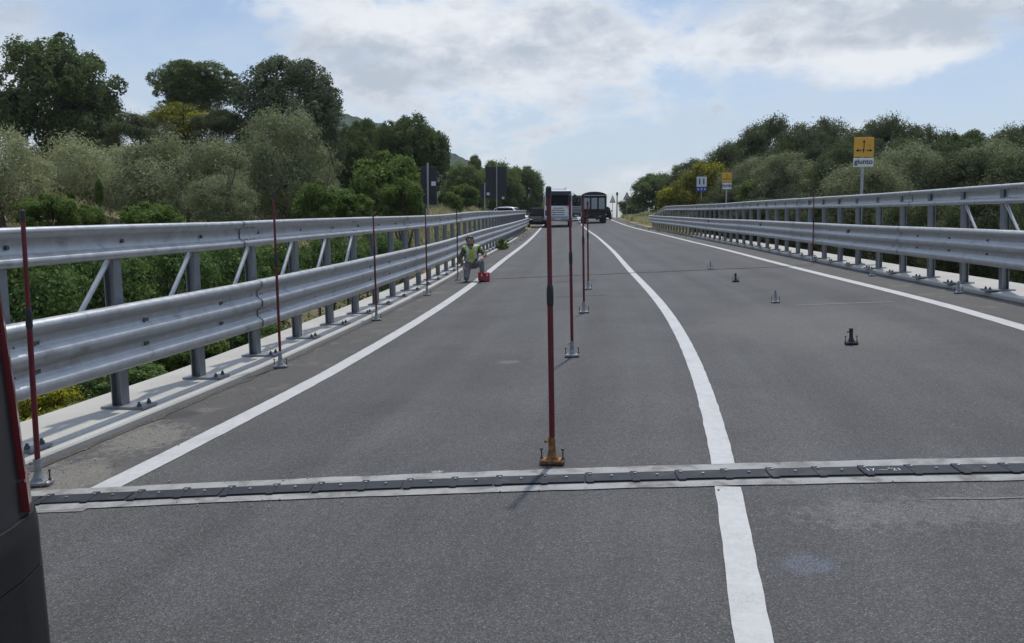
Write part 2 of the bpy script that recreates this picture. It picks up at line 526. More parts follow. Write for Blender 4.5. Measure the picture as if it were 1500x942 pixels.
# ------------------------------------------------------------------ road surface
def asphalt():
    m = bpy.data.materials.new('worn_asphalt')
    m.use_nodes = True
    T = NT(m.node_tree)
    pos = T.n('ShaderNodeTexCoord').outputs['Object']
    uv = T.n('ShaderNodeUVMap', uv_map='road').outputs[0]
    sx = T.n('ShaderNodeSeparateXYZ', {0: uv})
    u, s = sx.outputs[0], sx.outputs[1]
    vor = T.n('ShaderNodeTexVoronoi', {'Scale': 190.0})
    T.put(vor.inputs['Vector'], pos)
    vs = T.n('ShaderNodeSeparateColor', {0: vor.outputs['Color']}).outputs[0]
    peb = T.ramp(vs, 0.0, 1.0, 0.36, 1.62, smooth=False)
    light = T.ramp(vs, 0.90, 0.99, 0.0, 1.0)
    fine = T.ramp(T.noise(pos, 260, 3, 0.7), 0.3, 0.7, 0.64, 1.36, smooth=False)
    mid = T.ramp(T.noise(pos, 24, 5, 0.65), 0.3, 0.7, 0.90, 1.10, smooth=False)
    big = T.ramp(T.noise(pos, 0.7, 6, 0.62, 0.4), 0.3, 0.7, 0.80, 1.20, smooth=False)
    lng = T.n('ShaderNodeMapping', {'Scale': (1.6, 0.06, 1.0)})
    T.put(lng.inputs['Vector'], uv)
    streak = T.ramp(T.noise(lng, 1.6, 6, 0.6), 0.3, 0.7, 0.84, 1.14, smooth=False)
    # wheel tracks: polished bands 0.9 m either side of each lane's middle
    au = T.m('ABSOLUTE', u)
    tr = T.m('ABSOLUTE', T.m('SUBTRACT', T.m('ABSOLUTE', T.m('SUBTRACT', au, LW / 2)), 0.85))
    track = T.ramp(tr, 0.0, 0.45, 0.88, 1.03)
    oil = T.ramp(T.m('ABSOLUTE', T.m('SUBTRACT', au, LW / 2)), 0.0, 0.5, 0.90, 1.0)
    k = fine
    for q in (peb, mid, big, streak, track, oil):
        k = T.m('MULTIPLY', k, q)
    col = T.v('MULTIPLY', (0.0625, 0.0622, 0.0618), T.n('ShaderNodeCombineXYZ', {0: k, 1: k, 2: k}))
    col = T.mix(T.m('MULTIPLY', light, 0.40), col, (0.24, 0.235, 0.225))
    # far side of the deck joint carries an older, paler surface course; hard shoulders carry dust
    sh = T.m('ADD', T.ramp(u, -LW - 0.05, -LW - 0.3), T.ramp(u, LW + 0.05, LW + 0.3), clamp=True)
    col = T.mix(T.m('MULTIPLY', sh, 0.45), col, T.mix(mid, (0.060, 0.056, 0.052), (0.082, 0.076, 0.068)))
    dn = T.ramp(T.noise(pos, 2.6, 7, 0.66, 0.5), 0.50, 0.72)
    col = T.mix(T.m('MULTIPLY', T.m('MULTIPLY', dn, sh), 0.5), col, (0.20, 0.185, 0.155))
    gk = T.m('MULTIPLY', fine, T.m('MULTIPLY', peb, mid))
    gv = T.n('ShaderNodeCombineXYZ', {0: gk, 1: gk, 2: gk}).outputs[0]

    def spot(p, rx, ry, c, amt, ns=6.0, na=0.9):
        c = T.v('MULTIPLY', c, gv)
        d = T.v('MULTIPLY', T.v('SUBTRACT', pos, tuple(p)), (1 / rx, 1 / ry, 0.0))
        l = T.m('ADD', T.v('LENGTH', d, out=1), T.m('MULTIPLY', T.m('SUBTRACT', T.noise(pos, ns, 6, 0.65), 0.5), na))
        return T.mix(T.m('MULTIPLY', T.ramp(l, 1.0, 0.45), amt), col, c)
    def rp(x, y):
        # road point seen at a picture position (simple search along the ray)
        d = pix_dir(x, y)
        best = None
        for i in range(4000):
            t = 1.5 + i * 0.01
            P = Vector((0, 0, CAM_Z)) + d * (t / d.y)
            z = float(fZ(P.y)) + (P.x - float(fX(P.y))) * float(fE(P.y))
            if P.z <= z:
                return P
        return P
    col = spot(rp(1182, 828), 0.16, 0.13, (0.095, 0.108, 0.135), 0.6, 9, 0.9)
    col = spot(rp(1345, 752), 0.8, 0.24, (0.20, 0.195, 0.19), 0.24, 15, 3.2)
    col = spot(rp(745, 530), 0.16, 0.12, (0.17, 0.165, 0.155), 0.4, 12, 1.6)
    col = spot(rp(85, 700), 0.5, 0.5, (0.20, 0.188, 0.16), 0.55, 9, 2.0)
    col = spot(rp(215, 640), 0.4, 0.5, (0.26, 0.245, 0.21), 0.4, 14, 1.9)
    col = spot(rp(262, 607), 0.22, 0.2, (0.035, 0.034, 0.032), 0.7, 9, 1.2)
    col = spot(rp(640, 560), 1.0, 0.6, (0.058, 0.056, 0.055), 0.45, 3, 0.8)
    col = spot(rp(1180, 480), 1.6, 2.2, (0.108, 0.103, 0.095), 0.5, 2, 0.8)
    col = spot(rp(640, 690), 0.05, 0.03, (0.3, 0.29, 0.27), 0.8, 30, 0.8)
    p = T.n('ShaderNodeBsdfPrincipled', {'Base Color': col, 'Roughness': T.ramp(vs, 0, 1, 0.72, 0.92, smooth=False), 'Specular IOR Level': 0.4})
    hgt = T.m('ADD', T.m('MULTIPLY', vor.outputs['Distance'], -0.9), T.m('MULTIPLY', T.noise(pos, 180, 4, 0.7), 0.5))
    T.put(p.inputs['Normal'], T.n('ShaderNodeBump', {'Strength': 0.35, 'Distance': 0.006, 'Height': hgt}))
    T.n('ShaderNodeOutputMaterial', {'Surface': p})
    return m


def strip(name, m, us, s0, s1, ds, h=0.0, thick=0.0):
    """A sheet along the road between lateral offsets us (a list, or functions of s)."""
    ns = max(2, int((s1 - s0) / ds) + 1)
    ss = np.linspace(s0, s1, ns)
    vs, fs, uvs = [], [], []
    k = len(us)
    for s in ss:
        for q in us:
            uu = q(s) if callable(q) else q
            vs.append(tuple(RP(s, uu, h)))
            uvs.append((uu, s))
    for i in range(ns - 1):
        for j in range(k - 1):
            fs.append((i * k + j, i * k + j + 1, (i + 1) * k + j + 1, (i + 1) * k + j))
    me = bpy.data.meshes.new(name)
    me.from_pydata(vs, [], fs)
    uvl = me.uv_layers.new(name='road')
    li = np.empty(len(me.loops), dtype=np.int32)
    me.loops.foreach_get('vertex_index', li)
    uvl.data.foreach_set('uv', np.array(uvs)[li].ravel())
    me.materials.append(m)
    me.polygons.foreach_set('use_smooth', [True] * len(me.polygons))
    return link(name, me)


ASPH = asphalt()
tag(strip('road', ASPH, list(np.linspace(KERB_L, KERB_R, 15)), -12, 200, 0.5), kind='structure')


def paint(wear=0.35, tone=0.62):
    m = bpy.data.materials.new('worn_white_paint')
    m.use_nodes = True
    T = NT(m.node_tree)
    pos = T.n('ShaderNodeTexCoord').outputs['Object']
    a = T.noise(pos, 110, 4, 0.7)
    b = T.noise(pos, 3.0, 6, 0.65)
    w = T.ramp(T.m('ADD', T.m('MULTIPLY', a, 0.6), T.m('MULTIPLY', b, 0.6)), 0.52 + 0.2 * (1 - wear), 0.95)
    k = T.ramp(T.noise(pos, 20, 5, 0.6), 0.3, 0.7, 0.90, 1.06, smooth=False)
    c = T.v('MULTIPLY', (tone, tone, tone * 0.985), T.n('ShaderNodeCombineXYZ', {0: k, 1: k, 2: k}))
    c = T.mix(T.m('MULTIPLY', w, 0.8), c, (0.16, 0.155, 0.15))
    c = T.mix(T.ramp(T.noise(pos, 1.3, 6, 0.6), 0.55, 0.8, 0.0, 0.35), c, (0.34, 0.33, 0.30))
    p = T.n('ShaderNodeBsdfPrincipled', {'Base Color': c, 'Roughness': 0.75})
    T.put(p.inputs['Normal'], T.n('ShaderNodeBump', {'Strength': 0.25, 'Distance': 0.004, 'Height': a}))
    T.n('ShaderNodeOutputMaterial', {'Surface': p})
    return m


PAINT = paint(0.8, 0.43)


def jit(c, half, seed):
    return lambda s: c + half + 0.006 * mnoise.noise(Vector((s * 6.0, seed, 0))) + 0.004 * mnoise.noise(Vector((s * 23.0, seed, 3)))


def joint_s(u):      # the near deck joint runs slightly askew
    return 4.53 + 0.15 * u - 0.0125 * u * u


def joint_slope(u):
    return 0.15 - 0.025 * u


JN, JF = -0.185, 0.20     # extent of the joint strip, near and far
def marking(name, c, w, s0, s1):
    tag(strip(name, PAINT, [jit(c, -w / 2, c * 3), jit(c, 0, 9), jit(c, w / 2, c * 5 + 2)], s0, s1, 0.12, 0.004), kind='structure')


marking('centre_line', 0.0, 0.142, -6, joint_s(0) + JN)
marking('centre_line', 0.0, 0.142, joint_s(0) + 0.085, 18.98)
marking('centre_line', 0.0, 0.142, 19.12, 150)
marking('edge_line', -LW, 0.185, joint_s(-LW) + 0.11, 18.75)
marking('edge_line', -LW, 0.185, 18.82, 150)
marking('edge_line', LW, 0.185, -6, joint_s(LW) + JN)
marking('edge_line', LW, 0.185, joint_s(LW) + JF, 150)

# worn tar marks and seams lying on the road
tar = mat('tar_seal', (0.042, 0.041, 0.042), 0.8, 0, 0.3, 20)
seam = mat('pale_seam', (0.17, 0.165, 0.16), 0.9, 0, 0.3, 20)


def cross(name, m, u0, u1, sfun, w, h=0.004, wob=0.02, seed=1):
    n = max(3, int((u1 - u0) / 0.06))
    vs, fs = [], []
    for i in range(n + 1):
        u = u0 + (u1 - u0) * i / n
        e = min(1.0, min(i, n - i) / (0.08 * n) + 0.25) if wob else 1.0
        o = wob * mnoise.noise(Vector((u * 2.5, seed, 0)))
        ww = w * e * (1 + (0.7 * mnoise.noise(Vector((u * 5, seed, 7))) if wob else 0))
        vs += [tuple(RP(sfun(u) + o - ww / 2, u, h)), tuple(RP(sfun(u) + o + ww / 2, u, h))]
    for i in range(n):
        fs.append((2 * i, 2 * i + 2, 2 * i + 3, 2 * i + 1))
    me = bpy.data.meshes.new(name)
    me.from_pydata(vs, [], fs)
    me.materials.append(m)
    return tag(link(name, me), kind='structure')


cross('road_joint', tar, -3.5, 4.4, lambda u: 19.05 + 0.02 * u, 0.10, 0.008, 0.05, 4)
cross('road_seam', tar, -1.75, -0.8, lambda u: 14.35, 0.26, 0.004, 0.05, 5)
cross('road_seam', tar, -1.8, -0.95, lambda u: 17.6, 0.22, 0.004, 0.05, 6)
cross('road_seam', seam, 1.8, 3.4, lambda u: 11.75, 0.06, 0.004, 0.04, 8)
cross('road_seam', seam, 1.0, 2.3, lambda u: 4.10 + 0.15 * u, 0.014, 0.004, 0.03, 9)

# the near deck joint: mortar bands, then steel plates
mortar = mat('pale_mortar', (0.29, 0.29, 0.282), 0.9, 0, 0.18, 7, 0.4, 60, dirt=(0.13, 0.125, 0.115), dscale=5, damt=0.7)
jsteel = mat('dark_joint_steel', (0.022, 0.025, 0.032), 0.65, 0.0, 0.35, 10, 0.15, 60, spec=0.25, dirt=(0.07, 0.066, 0.06), dscale=6, damt=0.4)


def jband(name, m, a, b, h, u0=KERB_L + 0.02, u1=KERB_R - 0.02, wa=0.0, wb=0.0):
    n = 120
    vs, fs = [], []
    for i in range(n + 1):
        u = u0 + (u1 - u0) * i / n
        ja = wa * (mnoise.noise(Vector((u * 4, 1, a))) + 0.5 * mnoise.noise(Vector((u * 14, 2, a))))
        jb = wb * (mnoise.noise(Vector((u * 4, 5, b))) + 0.5 * mnoise.noise(Vector((u * 14, 6, b))))
        vs += [tuple(RP(joint_s(u) + a + ja, u, h)), tuple(RP(joint_s(u) + b + jb, u, h))]
    for i in range(n):
        fs.append((2 * i, 2 * i + 2, 2 * i + 3, 2 * i + 1))
    me = bpy.data.meshes.new(name)
    me.from_pydata(vs, [], fs)
    me.materials.append(m)
    return link(name, me)


tag(jband('joint_mortar', mortar, -0.175, -0.085, 0.006, wa=0.008), kind='structure')
tag(jband('joint_mortar', mortar, 0.085, 0.19, 0.006, wb=0.010), kind='structure')
tag(cross('joint_patch', seam, -4.5, -3.6, lambda u: 3.66 + 0.20 * (u + 4), 0.26, 0.005, 0.0, 11), kind='structure')
JR = thing('expansion_joint', 'dark steel expansion joint with bolted plates crossing the whole road', 'expansion joint', RP(joint_s(0), 0))
jo = JR.location
jb = jband('gap_seal', chassis_m, -0.087, 0.088, 0.005)
jb.parent = JR
jb.matrix_parent_inverse = Matrix.Translation(-jo)
seg_u = 0.53
u = KERB_L + 0.03
i = 0
while u < KERB_R - 0.05:
    u1 = min(u + seg_u, KERB_R - 0.02)
    um = (u + u1) / 2
    R = Matrix.Rotation(math.atan(joint_slope(um)) - head(joint_s(um)), 3, 'Z') @ Matrix.Rotation(-math.atan(float(fE(4.5))), 3, 'Y')
    pl = MB()
    pl.box(RP(joint_s(um) - 0.004, um, 0.009), (u1 - u - 0.003, 0.128, 0.009), R)
    pl.build('plate', jsteel, JR, origin=jo)
    for q in (0.0, 0.5):
        ub = u + (u1 - u) * q + 0.03
        R2 = Matrix.Rotation(math.atan(joint_slope(ub)) - head(joint_s(ub)), 3, 'Z') @ Matrix.Rotation(-math.atan(float(fE(4.5))), 3, 'Y')
        bb = MB()
        bb.box(RP(joint_s(ub) - 0.002, ub, 0.0115), (0.040, 0.172, 0.009), R2)
        bb.build('tab', jsteel, JR, origin=jo)
        for du, dv in ((0.0, 0.035), (0.13, 0.0)):
            bb = MB()
            p0 = RP(joint_s(ub + du) + dv, ub + du, 0.0135)
            bb.tube([p0, p0 + Vector((0, 0, 0.009))], 0.009, 6)
            bb.build('bolt', base_grey, JR, origin=jo)
    u = u1
    i += 1


def text_mesh(txt, size, depth, m, bold=False):
    cu = bpy.data.curves.new('lettering', 'FONT')
    cu.body = txt
    cu.size = size
    cu.align_x = 'CENTER'
    cu.align_y = 'CENTER'
    cu.extrude = depth
    if bold:
        cu.offset = size * 0.022
    ob = bpy.data.objects.new('lettering', cu)
    COL.objects.link(ob)
    dg = bpy.context.evaluated_depsgraph_get()
    me = bpy.data.meshes.new_from_object(ob.evaluated_get(dg))
    bpy.data.objects.remove(ob)
    me.materials.clear()
    me.materials.append(m)
    return me


chalk = mat('chalk', (0.45, 0.45, 0.46), 0.9, 0, 0.3, 40)
t = link('chalk_mark', text_mesh('17 — 21', 0.058, 0.0012, chalk), JR)
pm = RP(joint_s(0.90) - 0.004, 0.90, 0.0155)
t.location = pm - jo
t.rotation_euler = (0, -math.atan(float(fE(4.5))), math.atan(joint_slope(0.86)) - head(4.6))

# ------------------------------------------------------------------ bridge kerbs
def concrete():
    m = bpy.data.materials.new('kerb_concrete')
    m.use_nodes = True
    T = NT(m.node_tree)
    pos = T.n('ShaderNodeTexCoord').outputs['Object']
    a = T.ramp(T.noise(pos, 1.4, 7, 0.62, 0.3), 0.3, 0.7, 0.88, 1.08, smooth=False)
    b = T.ramp(T.noise(pos, 45, 4, 0.6), 0.3, 0.7, 0.93, 1.06, smooth=False)
    k = T.m('MULTIPLY', a, b)
    c = T.v('MULTIPLY', (0.40, 0.388, 0.355), T.n('ShaderNodeCombineXYZ', {0: k, 1: k, 2: k}))
    st = T.ramp(T.noise(pos, 7, 8, 0.7, 0.6), 0.62, 0.78)
    c = T.mix(T.m('MULTIPLY', st, 0.45), c, (0.22, 0.205, 0.18))
    p = T.n('ShaderNodeBsdfPrincipled', {'Base Color': c, 'Roughness': 0.9})
    T.put(p.inputs['Normal'], T.n('ShaderNodeBump', {'Strength': 0.3, 'Distance': 0.01, 'Height': T.noise(pos, 60, 5, 0.7)}))
    T.n('ShaderNodeOutputMaterial', {'Surface': p})
    return m


CONC = concrete()
grime = mat('road_edge_dirt', (0.075, 0.066, 0.055), 0.95, 0, 0.4, 12, 0.6, 30)


def kerb(side, s0, s1):
    """side -1 left, +1 right. Profile from the road outwards: face, top, deck edge going down."""
    e = abs(KERB_L) if side < 0 else KERB_R
    prof = [(e, -0.1), (e, 0.045), (e + 0.012, 0.06), (e + 0.11, 0.064), (e + 0.113, 0.070), (e + 0.86, 0.085), (e + 0.87, 0.07), (e + 0.87, -0.55), (e - 0.3, -0.6)]
    n = int((s1 - s0) / 0.5) + 1
    vs, fs = [], []
    for i in range(n + 1):
        s = s0 + (s1 - s0) * i / n
        for w, h in prof:
            vs.append(tuple(RP(s, side * w, h)))
    k = len(prof)
    for i in range(n):
        for j in range(k):
            q = (j + 1) % k
            fs.append((i * k + j, i * k + q, (i + 1) * k + q, (i + 1) * k + j))
    fs.append(tuple(range(k)))
    fs.append(tuple(n * k + j for j in range(k)))
    b = MB()
    b.add(vs, fs)
    return tag(b.build('kerb', CONC), kind='structure')


kerb(-1, -10, 46)
kerb(1, -10, 41)
# dirt lying along the kerb foot
for side, e, s1 in ((-1, abs(KERB_L), 46), (1, KERB_R, 41)):
    us = [lambda s, e=e, side=side: side * (e - 0.045 - 0.055 * max(0, mnoise.noise(Vector((s * 3.1, side, 0))) + 0.5 * mnoise.noise(Vector((s * 11, side, 2))) + 0.3)),
          lambda s, e=e, side=side: side * (e - 0.001)]
    if side > 0:
        pass
    else:
        us = us[::-1]
    tag(strip('road_dirt', grime, us, -6, s1, 0.08, 0.005), kind='structure')
rails_m = [steel, bolt_steel]

# ------------------------------------------------------------------ crash barriers
THRIE = [(0.0, .53), (.035, .53), (.066, .518), (.078, .500), (.080, .478), (.076, .458), (.024, .418), (.018, .408), (.018, .358), (.024, .345), (.072, .312), (.080, .300),
         (.080, .250), (.074, .236), (.024, .200), (.018, .190), (.018, .140), (.024, .128), (.072, .095), (.080, .083), (.080, .035), (.072, .015), (.04, .0), (.0, .0)]
WBEAM = [(0.0, .285), (.04, .285), (.068, .277), (.078, .265), (.078, .243), (.070, .231), (.022, .198), (.016, .189), (.016, .102), (.022, .092), (.070, .063), (.078, .053), (.078, .027), (.070, .011), (.035, .0), (.0, .0)]


def rail_seg(b, prof, side, face, s0, s1, hfun, step=0.35, shift=0.0):
    """face: lateral offset of the outermost ridge; the profile hangs back from it (away from the road)."""
    n = max(1, int((s1 - s0) / step))
    front = [(face + (0.082 - v) - shift, h) for v, h in prof]
    back = [(w + 0.004, h) for w, h in front][::-1]
    loop = front + back
    k = len(loop)
    vs, fs = [], []
    for i in range(n + 1):
        s = s0 + (s1 - s0) * i / n
        h0 = hfun(s)
        for w, h in loop:
            vs.append(tuple(RP(s, side * w, h0 + h)))
    for i in range(n):
        for j in range(k):
            q = (j + 1) % k
            fs.append((i * k + j, i * k + q, (i + 1) * k + q, (i + 1) * k + j))
    b.add(vs, fs)


def post_meshes():
    b = MB()
    # H section, flanges facing the road, slight cut at the top
    H = 1.56
    b.box((0.045, 0, H / 2), (0.009, 0.098, H))
    b.box((-0.045, 0, H / 2), (0.009, 0.098, H))
    b.box((0, 0, H / 2), (0.080, 0.007, H))
    me = b.mesh('post', post_steel)
    p = MB()
    p.box((0.08, 0, 0.011), (0.40, 0.20, 0.020))
    p.cur = 1
    for x, y in ((0.22, 0.065), (0.22, -0.065)):
        p.tube([(x, y, 0.022), (x, y, 0.042)], 0.020, 6)
        p.tube([(x, y, 0.042), (x, y, 0.060)], 0.011, 8)
    pm = p.mesh('base_plate', [post_steel, bolt_steel])
    s = MB()
    s.box((0.130, 0, 0.74), (0.135, 0.10, 0.30))
    sm = s.mesh('spacer', post_steel)
    r = MB()
    r.tube([(0.02, 0.0, 1.34), (0.02, -0.58, 0.70), (0.02, -0.60, 0.66)], [0.022, 0.022, 0.02], 8)
    r.box((0.02, -0.02, 1.345), (0.03, 0.09, 0.05))
    rm = r.mesh('brace', steel)
    return me, pm, sm, rm


POST, PLATE, SPACER, BRACE = post_meshes()


def barrier(side, label, s0, s1, first, pitch, brace_to, top_end):
    e = LW + 1.18            # post axis
    root = thing('crash_barrier', label, 'crash barrier', RP(8, side * e, 0.08))
    o = root.location.copy()
    low = lambda s: 0.455
    def upf(s):
        if s > top_end:
            t = min(1, (s - top_end) / 8.0)
            return 1.350 - 0.62 * (t * t * (3 - 2 * t))
        return 1.350
    posts = []
    s = first
    while s > s0: s -= pitch
    s += pitch
    while s < s1:
        posts.append(s)
        s += pitch
    lo, hi = MB(), MB()
    seg = 3 * pitch
    i = 0
    s = posts[0] - 0.3
    while s < s1 - 0.2:
        e1 = min(s + seg, s1)
        sh = 0.009 * (i % 2)
        lo.cur = hi.cur = 0
        rail_seg(lo, THRIE, side, abs(LW + 0.865), s - 0.16, e1 + (0.16 if e1 < s1 else 0), low, 0.4, sh)
        if s < top_end + 8:
            rail_seg(hi, WBEAM, side, LW + 1.05, s - 0.16, min(e1 + 0.16, top_end + 8), upf, 0.4, sh)
        lo.cur = hi.cur = 1
        for dx in (-0.11, -0.04, 0.04, 0.11):       # splice bolts
            for hh in (.37, .165, .50):
                lo.tube([RP(s + dx, side * (LW + 0.865 + 0.085), 0.455 + hh), RP(s + dx, side * (LW + 0.865 + 0.055), 0.455 + hh)], 0.011, 6)
            if s < top_end:
                for hh in (.215, .075):
                    hi.tube([RP(s + dx, side * (LW + 1.05 + 0.06), 1.350 + hh), RP(s + dx, side * (LW + 1.05 + 0.02), 1.350 + hh)], 0.010, 6)
        s = e1
        i += 1
    for q in posts:                                   # bolts in each valley in front of a post
        for hh in (.366, .165):
            lo.tube([RP(q, side * (LW + 0.865 + 0.085), 0.455 + hh), RP(q, side * (LW + 0.865 + 0.055), 0.455 + hh)], 0.018, 8)
            lo.box(RP(q + 0.04, side * (LW + 0.865 + 0.068), 0.455 + hh), (0.012, 0.03, 0.03), Matrix.Rotation(-head(q), 3, 'Z'))
        if q < top_end:
            hi.tube([RP(q, side * (LW + 1.05 + 0.085), 1.350 + .145), RP(q, side * (LW + 1.05 + 0.05), 1.350 + .145)], 0.017, 8)
    for nm, b in (('lower_rail', lo), ('upper_rail', hi)):
        ob = b.build(nm, rails_m, root, origin=o)
        auto_smooth(ob, 50)
    for q in posts:
        p = RP(q, side * e, 0.075)
        po = link('post', POST, root, p - o)
        tilt = -math.atan(float(fE(q))) * 0.6
        a = -head(q) + (math.pi if side > 0 else 0)
        po.rotation_euler = (Matrix.Rotation(tilt, 4, 'Y') @ Matrix.Rotation(a, 4, 'Z')).to_euler()
        if q > top_end + 1:
            t = min(1, (q - top_end) / 8.0)
            po.scale = (1, 1, 1 - 0.4 * t)
        link('base_plate', PLATE, po)
        link('spacer', SPACER, po)
        if q <= brace_to:
            br = link('brace', BRACE, po)
            if side > 0:
                br.scale = (1, -1, 1)
    return root, o, posts


BL, BLo, posts_l = barrier(-1, 'galvanised steel crash barrier along the left kerb, behind the crouching worker', -4, 64.5, 5.78, 1.285, 12.3, 63)
BRt, BRo, posts_r = barrier(1, 'galvanised steel crash barrier along the right kerb, below the yellow signs', -3, 60, 12.02, 1.19, 13.5, 51.5)
# reflectors riveted to the rails
for s, side, root, o, m, lab in ((17.9, 1, BRt, BRo, lamp_red, 'dark red reflector'), (26.2, 1, BRt, BRo, bolt_steel, None), (36.0, 1, BRt, BRo, bolt_steel, None), (46.5, 1, BRt, BRo, bolt_steel, None)):
    b = MB()
    b.box((0, 0, 0), (0.03, 0.13 if side > 0 else 0.1, 0.10))
    r = b.build('reflector', m, root, bevel=0.006)
    r.location = RP(s, side * (LW + 0.865 + 0.05), 0.455 + 0.375) - o
    r.rotation_euler = (0, 0, -head(s))
    if lab: r['label'] = lab

# ------------------------------------------------------------------ terrain
def smooth(t): 
    t = min(1.0, max(0.0, t))
    return t * t * (3 - 2 * t)


def pw(x, pts):
    return float(np.interp(x, [p[0] for p in pts], [p[1] for p in pts]))


def ground(x, y):
    """Height of the land at a place; the road runs along it, the bridge over a dip."""
    s = min(max(y, -60), 215)
    a = head(s)
    u = (x - float(fX(s))) * math.cos(a)
    zr = float(fZ(s))
    b = 1 - smooth((s - BR_END) / 9.0)
    if u < 0:
        t = -u - 5.35
        e = zr - 5.3 * 0.03
        br = pw(t, [(-5, -3.0), (0, -2.6), (4, -2.6), (8, -1.2), (12, 0.4), (16, 1.9), (21, 3.0), (32, 4.6), (45, 6.2), (70, 7.0), (120, 7.5), (400, 9)])
        fl = pw(t, [(-5, -0.35), (0, -0.16), (2.5, 0.05), (5, 1.3), (9, 2.1), (15, 2.6), (30, 3.6), (60, 5.0), (120, 6), (400, 7)]) * (1 - 0.85 * smooth((s - 95) / 40))
    else:
        t = u - 5.55
        e = zr + 5.5 * 0.03
        br = pw(t, [(-5, -3.0), (0, -2.6), (3, -2.4), (7, -1.0), (12, 0.4), (20, 1.6), (32, 2.3), (60, 3), (400, 4)])
        fl = pw(t, [(-5, -0.45), (0, -0.2), (2, 0.25), (5, 1.5), (9, 2.6), (15, 3.2), (30, 3.5), (400, 4)])
        fade = 1 - smooth((s - 78) / 40)       # the cutting ends beyond the crest
        fl = fl * fade - 0.2 * (1 - fade) + (0 if t > 0 else 0)
    z = e + b * br + (1 - b) * fl
    if abs(u) > 7:
        z += (0.35 * mnoise.noise(Vector((x * 0.11, y * 0.11, 0))) + 0.12 * mnoise.noise(Vector((x * 0.6, y * 0.6, 4)))) * smooth((abs(u) - 7) / 6)
    return z


def soil():
    m = bpy.data.materials.new('dry_grassy_soil')
    m.use_nodes = True
    T = NT(m.node_tree)
    pos = T.n('ShaderNodeTexCoord').outputs['Object']
    a = T.noise(pos, 0.35, 7, 0.62, 0.4)
    b = T.noise(pos, 3.5, 6, 0.65)
    c = T.mix(T.ramp(a, 0.35, 0.65), (0.075, 0.085, 0.030), (0.24, 0.19, 0.105))
    c = T.mix(T.ramp(b, 0.4, 0.75, 0, 0.6), c, (0.15, 0.105, 0.065))
    p = T.n('ShaderNodeBsdfPrincipled', {'Base Color': c, 'Roughness': 0.95})
    T.put(p.inputs['Normal'], T.n('ShaderNodeBump', {'Strength': 0.7, 'Distance': 0.15, 'Height': b}))
    T.n('ShaderNodeOutputMaterial', {'Surface': p})
    return m


SOIL = soil()
uu = np.concatenate([-np.geomspace(1500, 61, 24), np.linspace(-60, -13, 34), np.linspace(-12.4, 12.4, 50), np.linspace(13, 60, 34), np.geomspace(61, 1500, 24)])
ys = np.concatenate([np.linspace(-300, -14, 14), np.linspace(-12, 120, 133), np.geomspace(122, 2000, 40)])
vs = []
for y in ys:
    x0 = float(fX(min(max(y, -30), 220)))
    for q in uu:
        vs.append((x0 + q, y, ground(x0 + q, y)))
k = len(uu)
fs = [(i * k + j, i * k + j + 1, (i + 1) * k + j + 1, (i + 1) * k + j) for i in range(len(ys) - 1) for j in range(k - 1)]
me = bpy.data.meshes.new('ground')
me.from_pydata(vs, [], fs)
me.materials.append(SOIL)
me.polygons.foreach_set('use_smooth', [True] * len(me.polygons))
tag(link('ground', me), kind='structure')

# distant wooded hill, 650 m off
def hill():
    m = bpy.data.materials.new('wooded_hill')
    m.use_nodes = True
    T = NT(m.node_tree)
    pos = T.n('ShaderNodeTexCoord').outputs['Object']
    v = T.n('ShaderNodeTexVoronoi', {'Scale': 0.16})
    T.put(v.inputs['Vector'], pos)
    c = T.mix(T.n('ShaderNodeSeparateColor', {0: v.outputs['Color']}).outputs[0], (0.018, 0.034, 0.018), (0.045, 0.066, 0.030))
    p = T.n('ShaderNodeBsdfPrincipled', {'Base Color': c, 'Roughness': 0.95, 'Specular IOR Level': 0.1})
    T.n('ShaderNodeOutputMaterial', {'Surface': p})
    D = 650.0
    top = [(-200, 330), (300, 290), (400, 235), (455, 185), (500, 168), (545, 181), (590, 194), (630, 212), (660, 226), (692, 240), (740, 266), (800, 292), (850, 325), (950, 350)]
    px = np.arange(-200, 960, 2.5)
    ty = np.interp(px, [q[0] for q in top], [q[1] for q in top])
    vs, fs = [], []
    rows = np.linspace(0, 1, 70)
    for r in rows:
        for x, yt in zip(px, ty):
            P = unproj(x, yt, D)
            base_z = -14.0
            dpt = D - 170 * (1 - r)
            X = P.x * (dpt / D) ** 0.4
            z = base_z + (P.z - base_z) * math.sin(r * math.pi / 2) ** 1.1
            w = Vector((X * 0.11, dpt * 0.11, 0))
            z += (2.6 * abs(mnoise.noise(w)) + 1.5 * mnoise.noise(w * 2.3)) * (0.3 + 0.7 * r)
            vs.append((X, dpt, z))
    k = len(px)
    fs = [(i * k + j, i * k + j + 1, (i + 1) * k + j + 1, (i + 1) * k + j) for i in range(len(rows) - 1) for j in range(k - 1)]
    n0 = (len(rows) - 1) * k
    b0 = len(vs)
    for j in range(k):
        x, y, z = vs[n0 + j]
        vs.append((x, y + 260, -16))
    fs += [(n0 + j, n0 + j + 1, b0 + j + 1, b0 + j) for j in range(k - 1)]
    me = bpy.data.meshes.new('hill')
    me.from_pydata(vs, [], fs)
    me.materials.append(m)
    tag(link('hill', me), kind='structure')


hill()

# ------------------------------------------------------------------ foliage
RNG = np.random.default_rng(7)


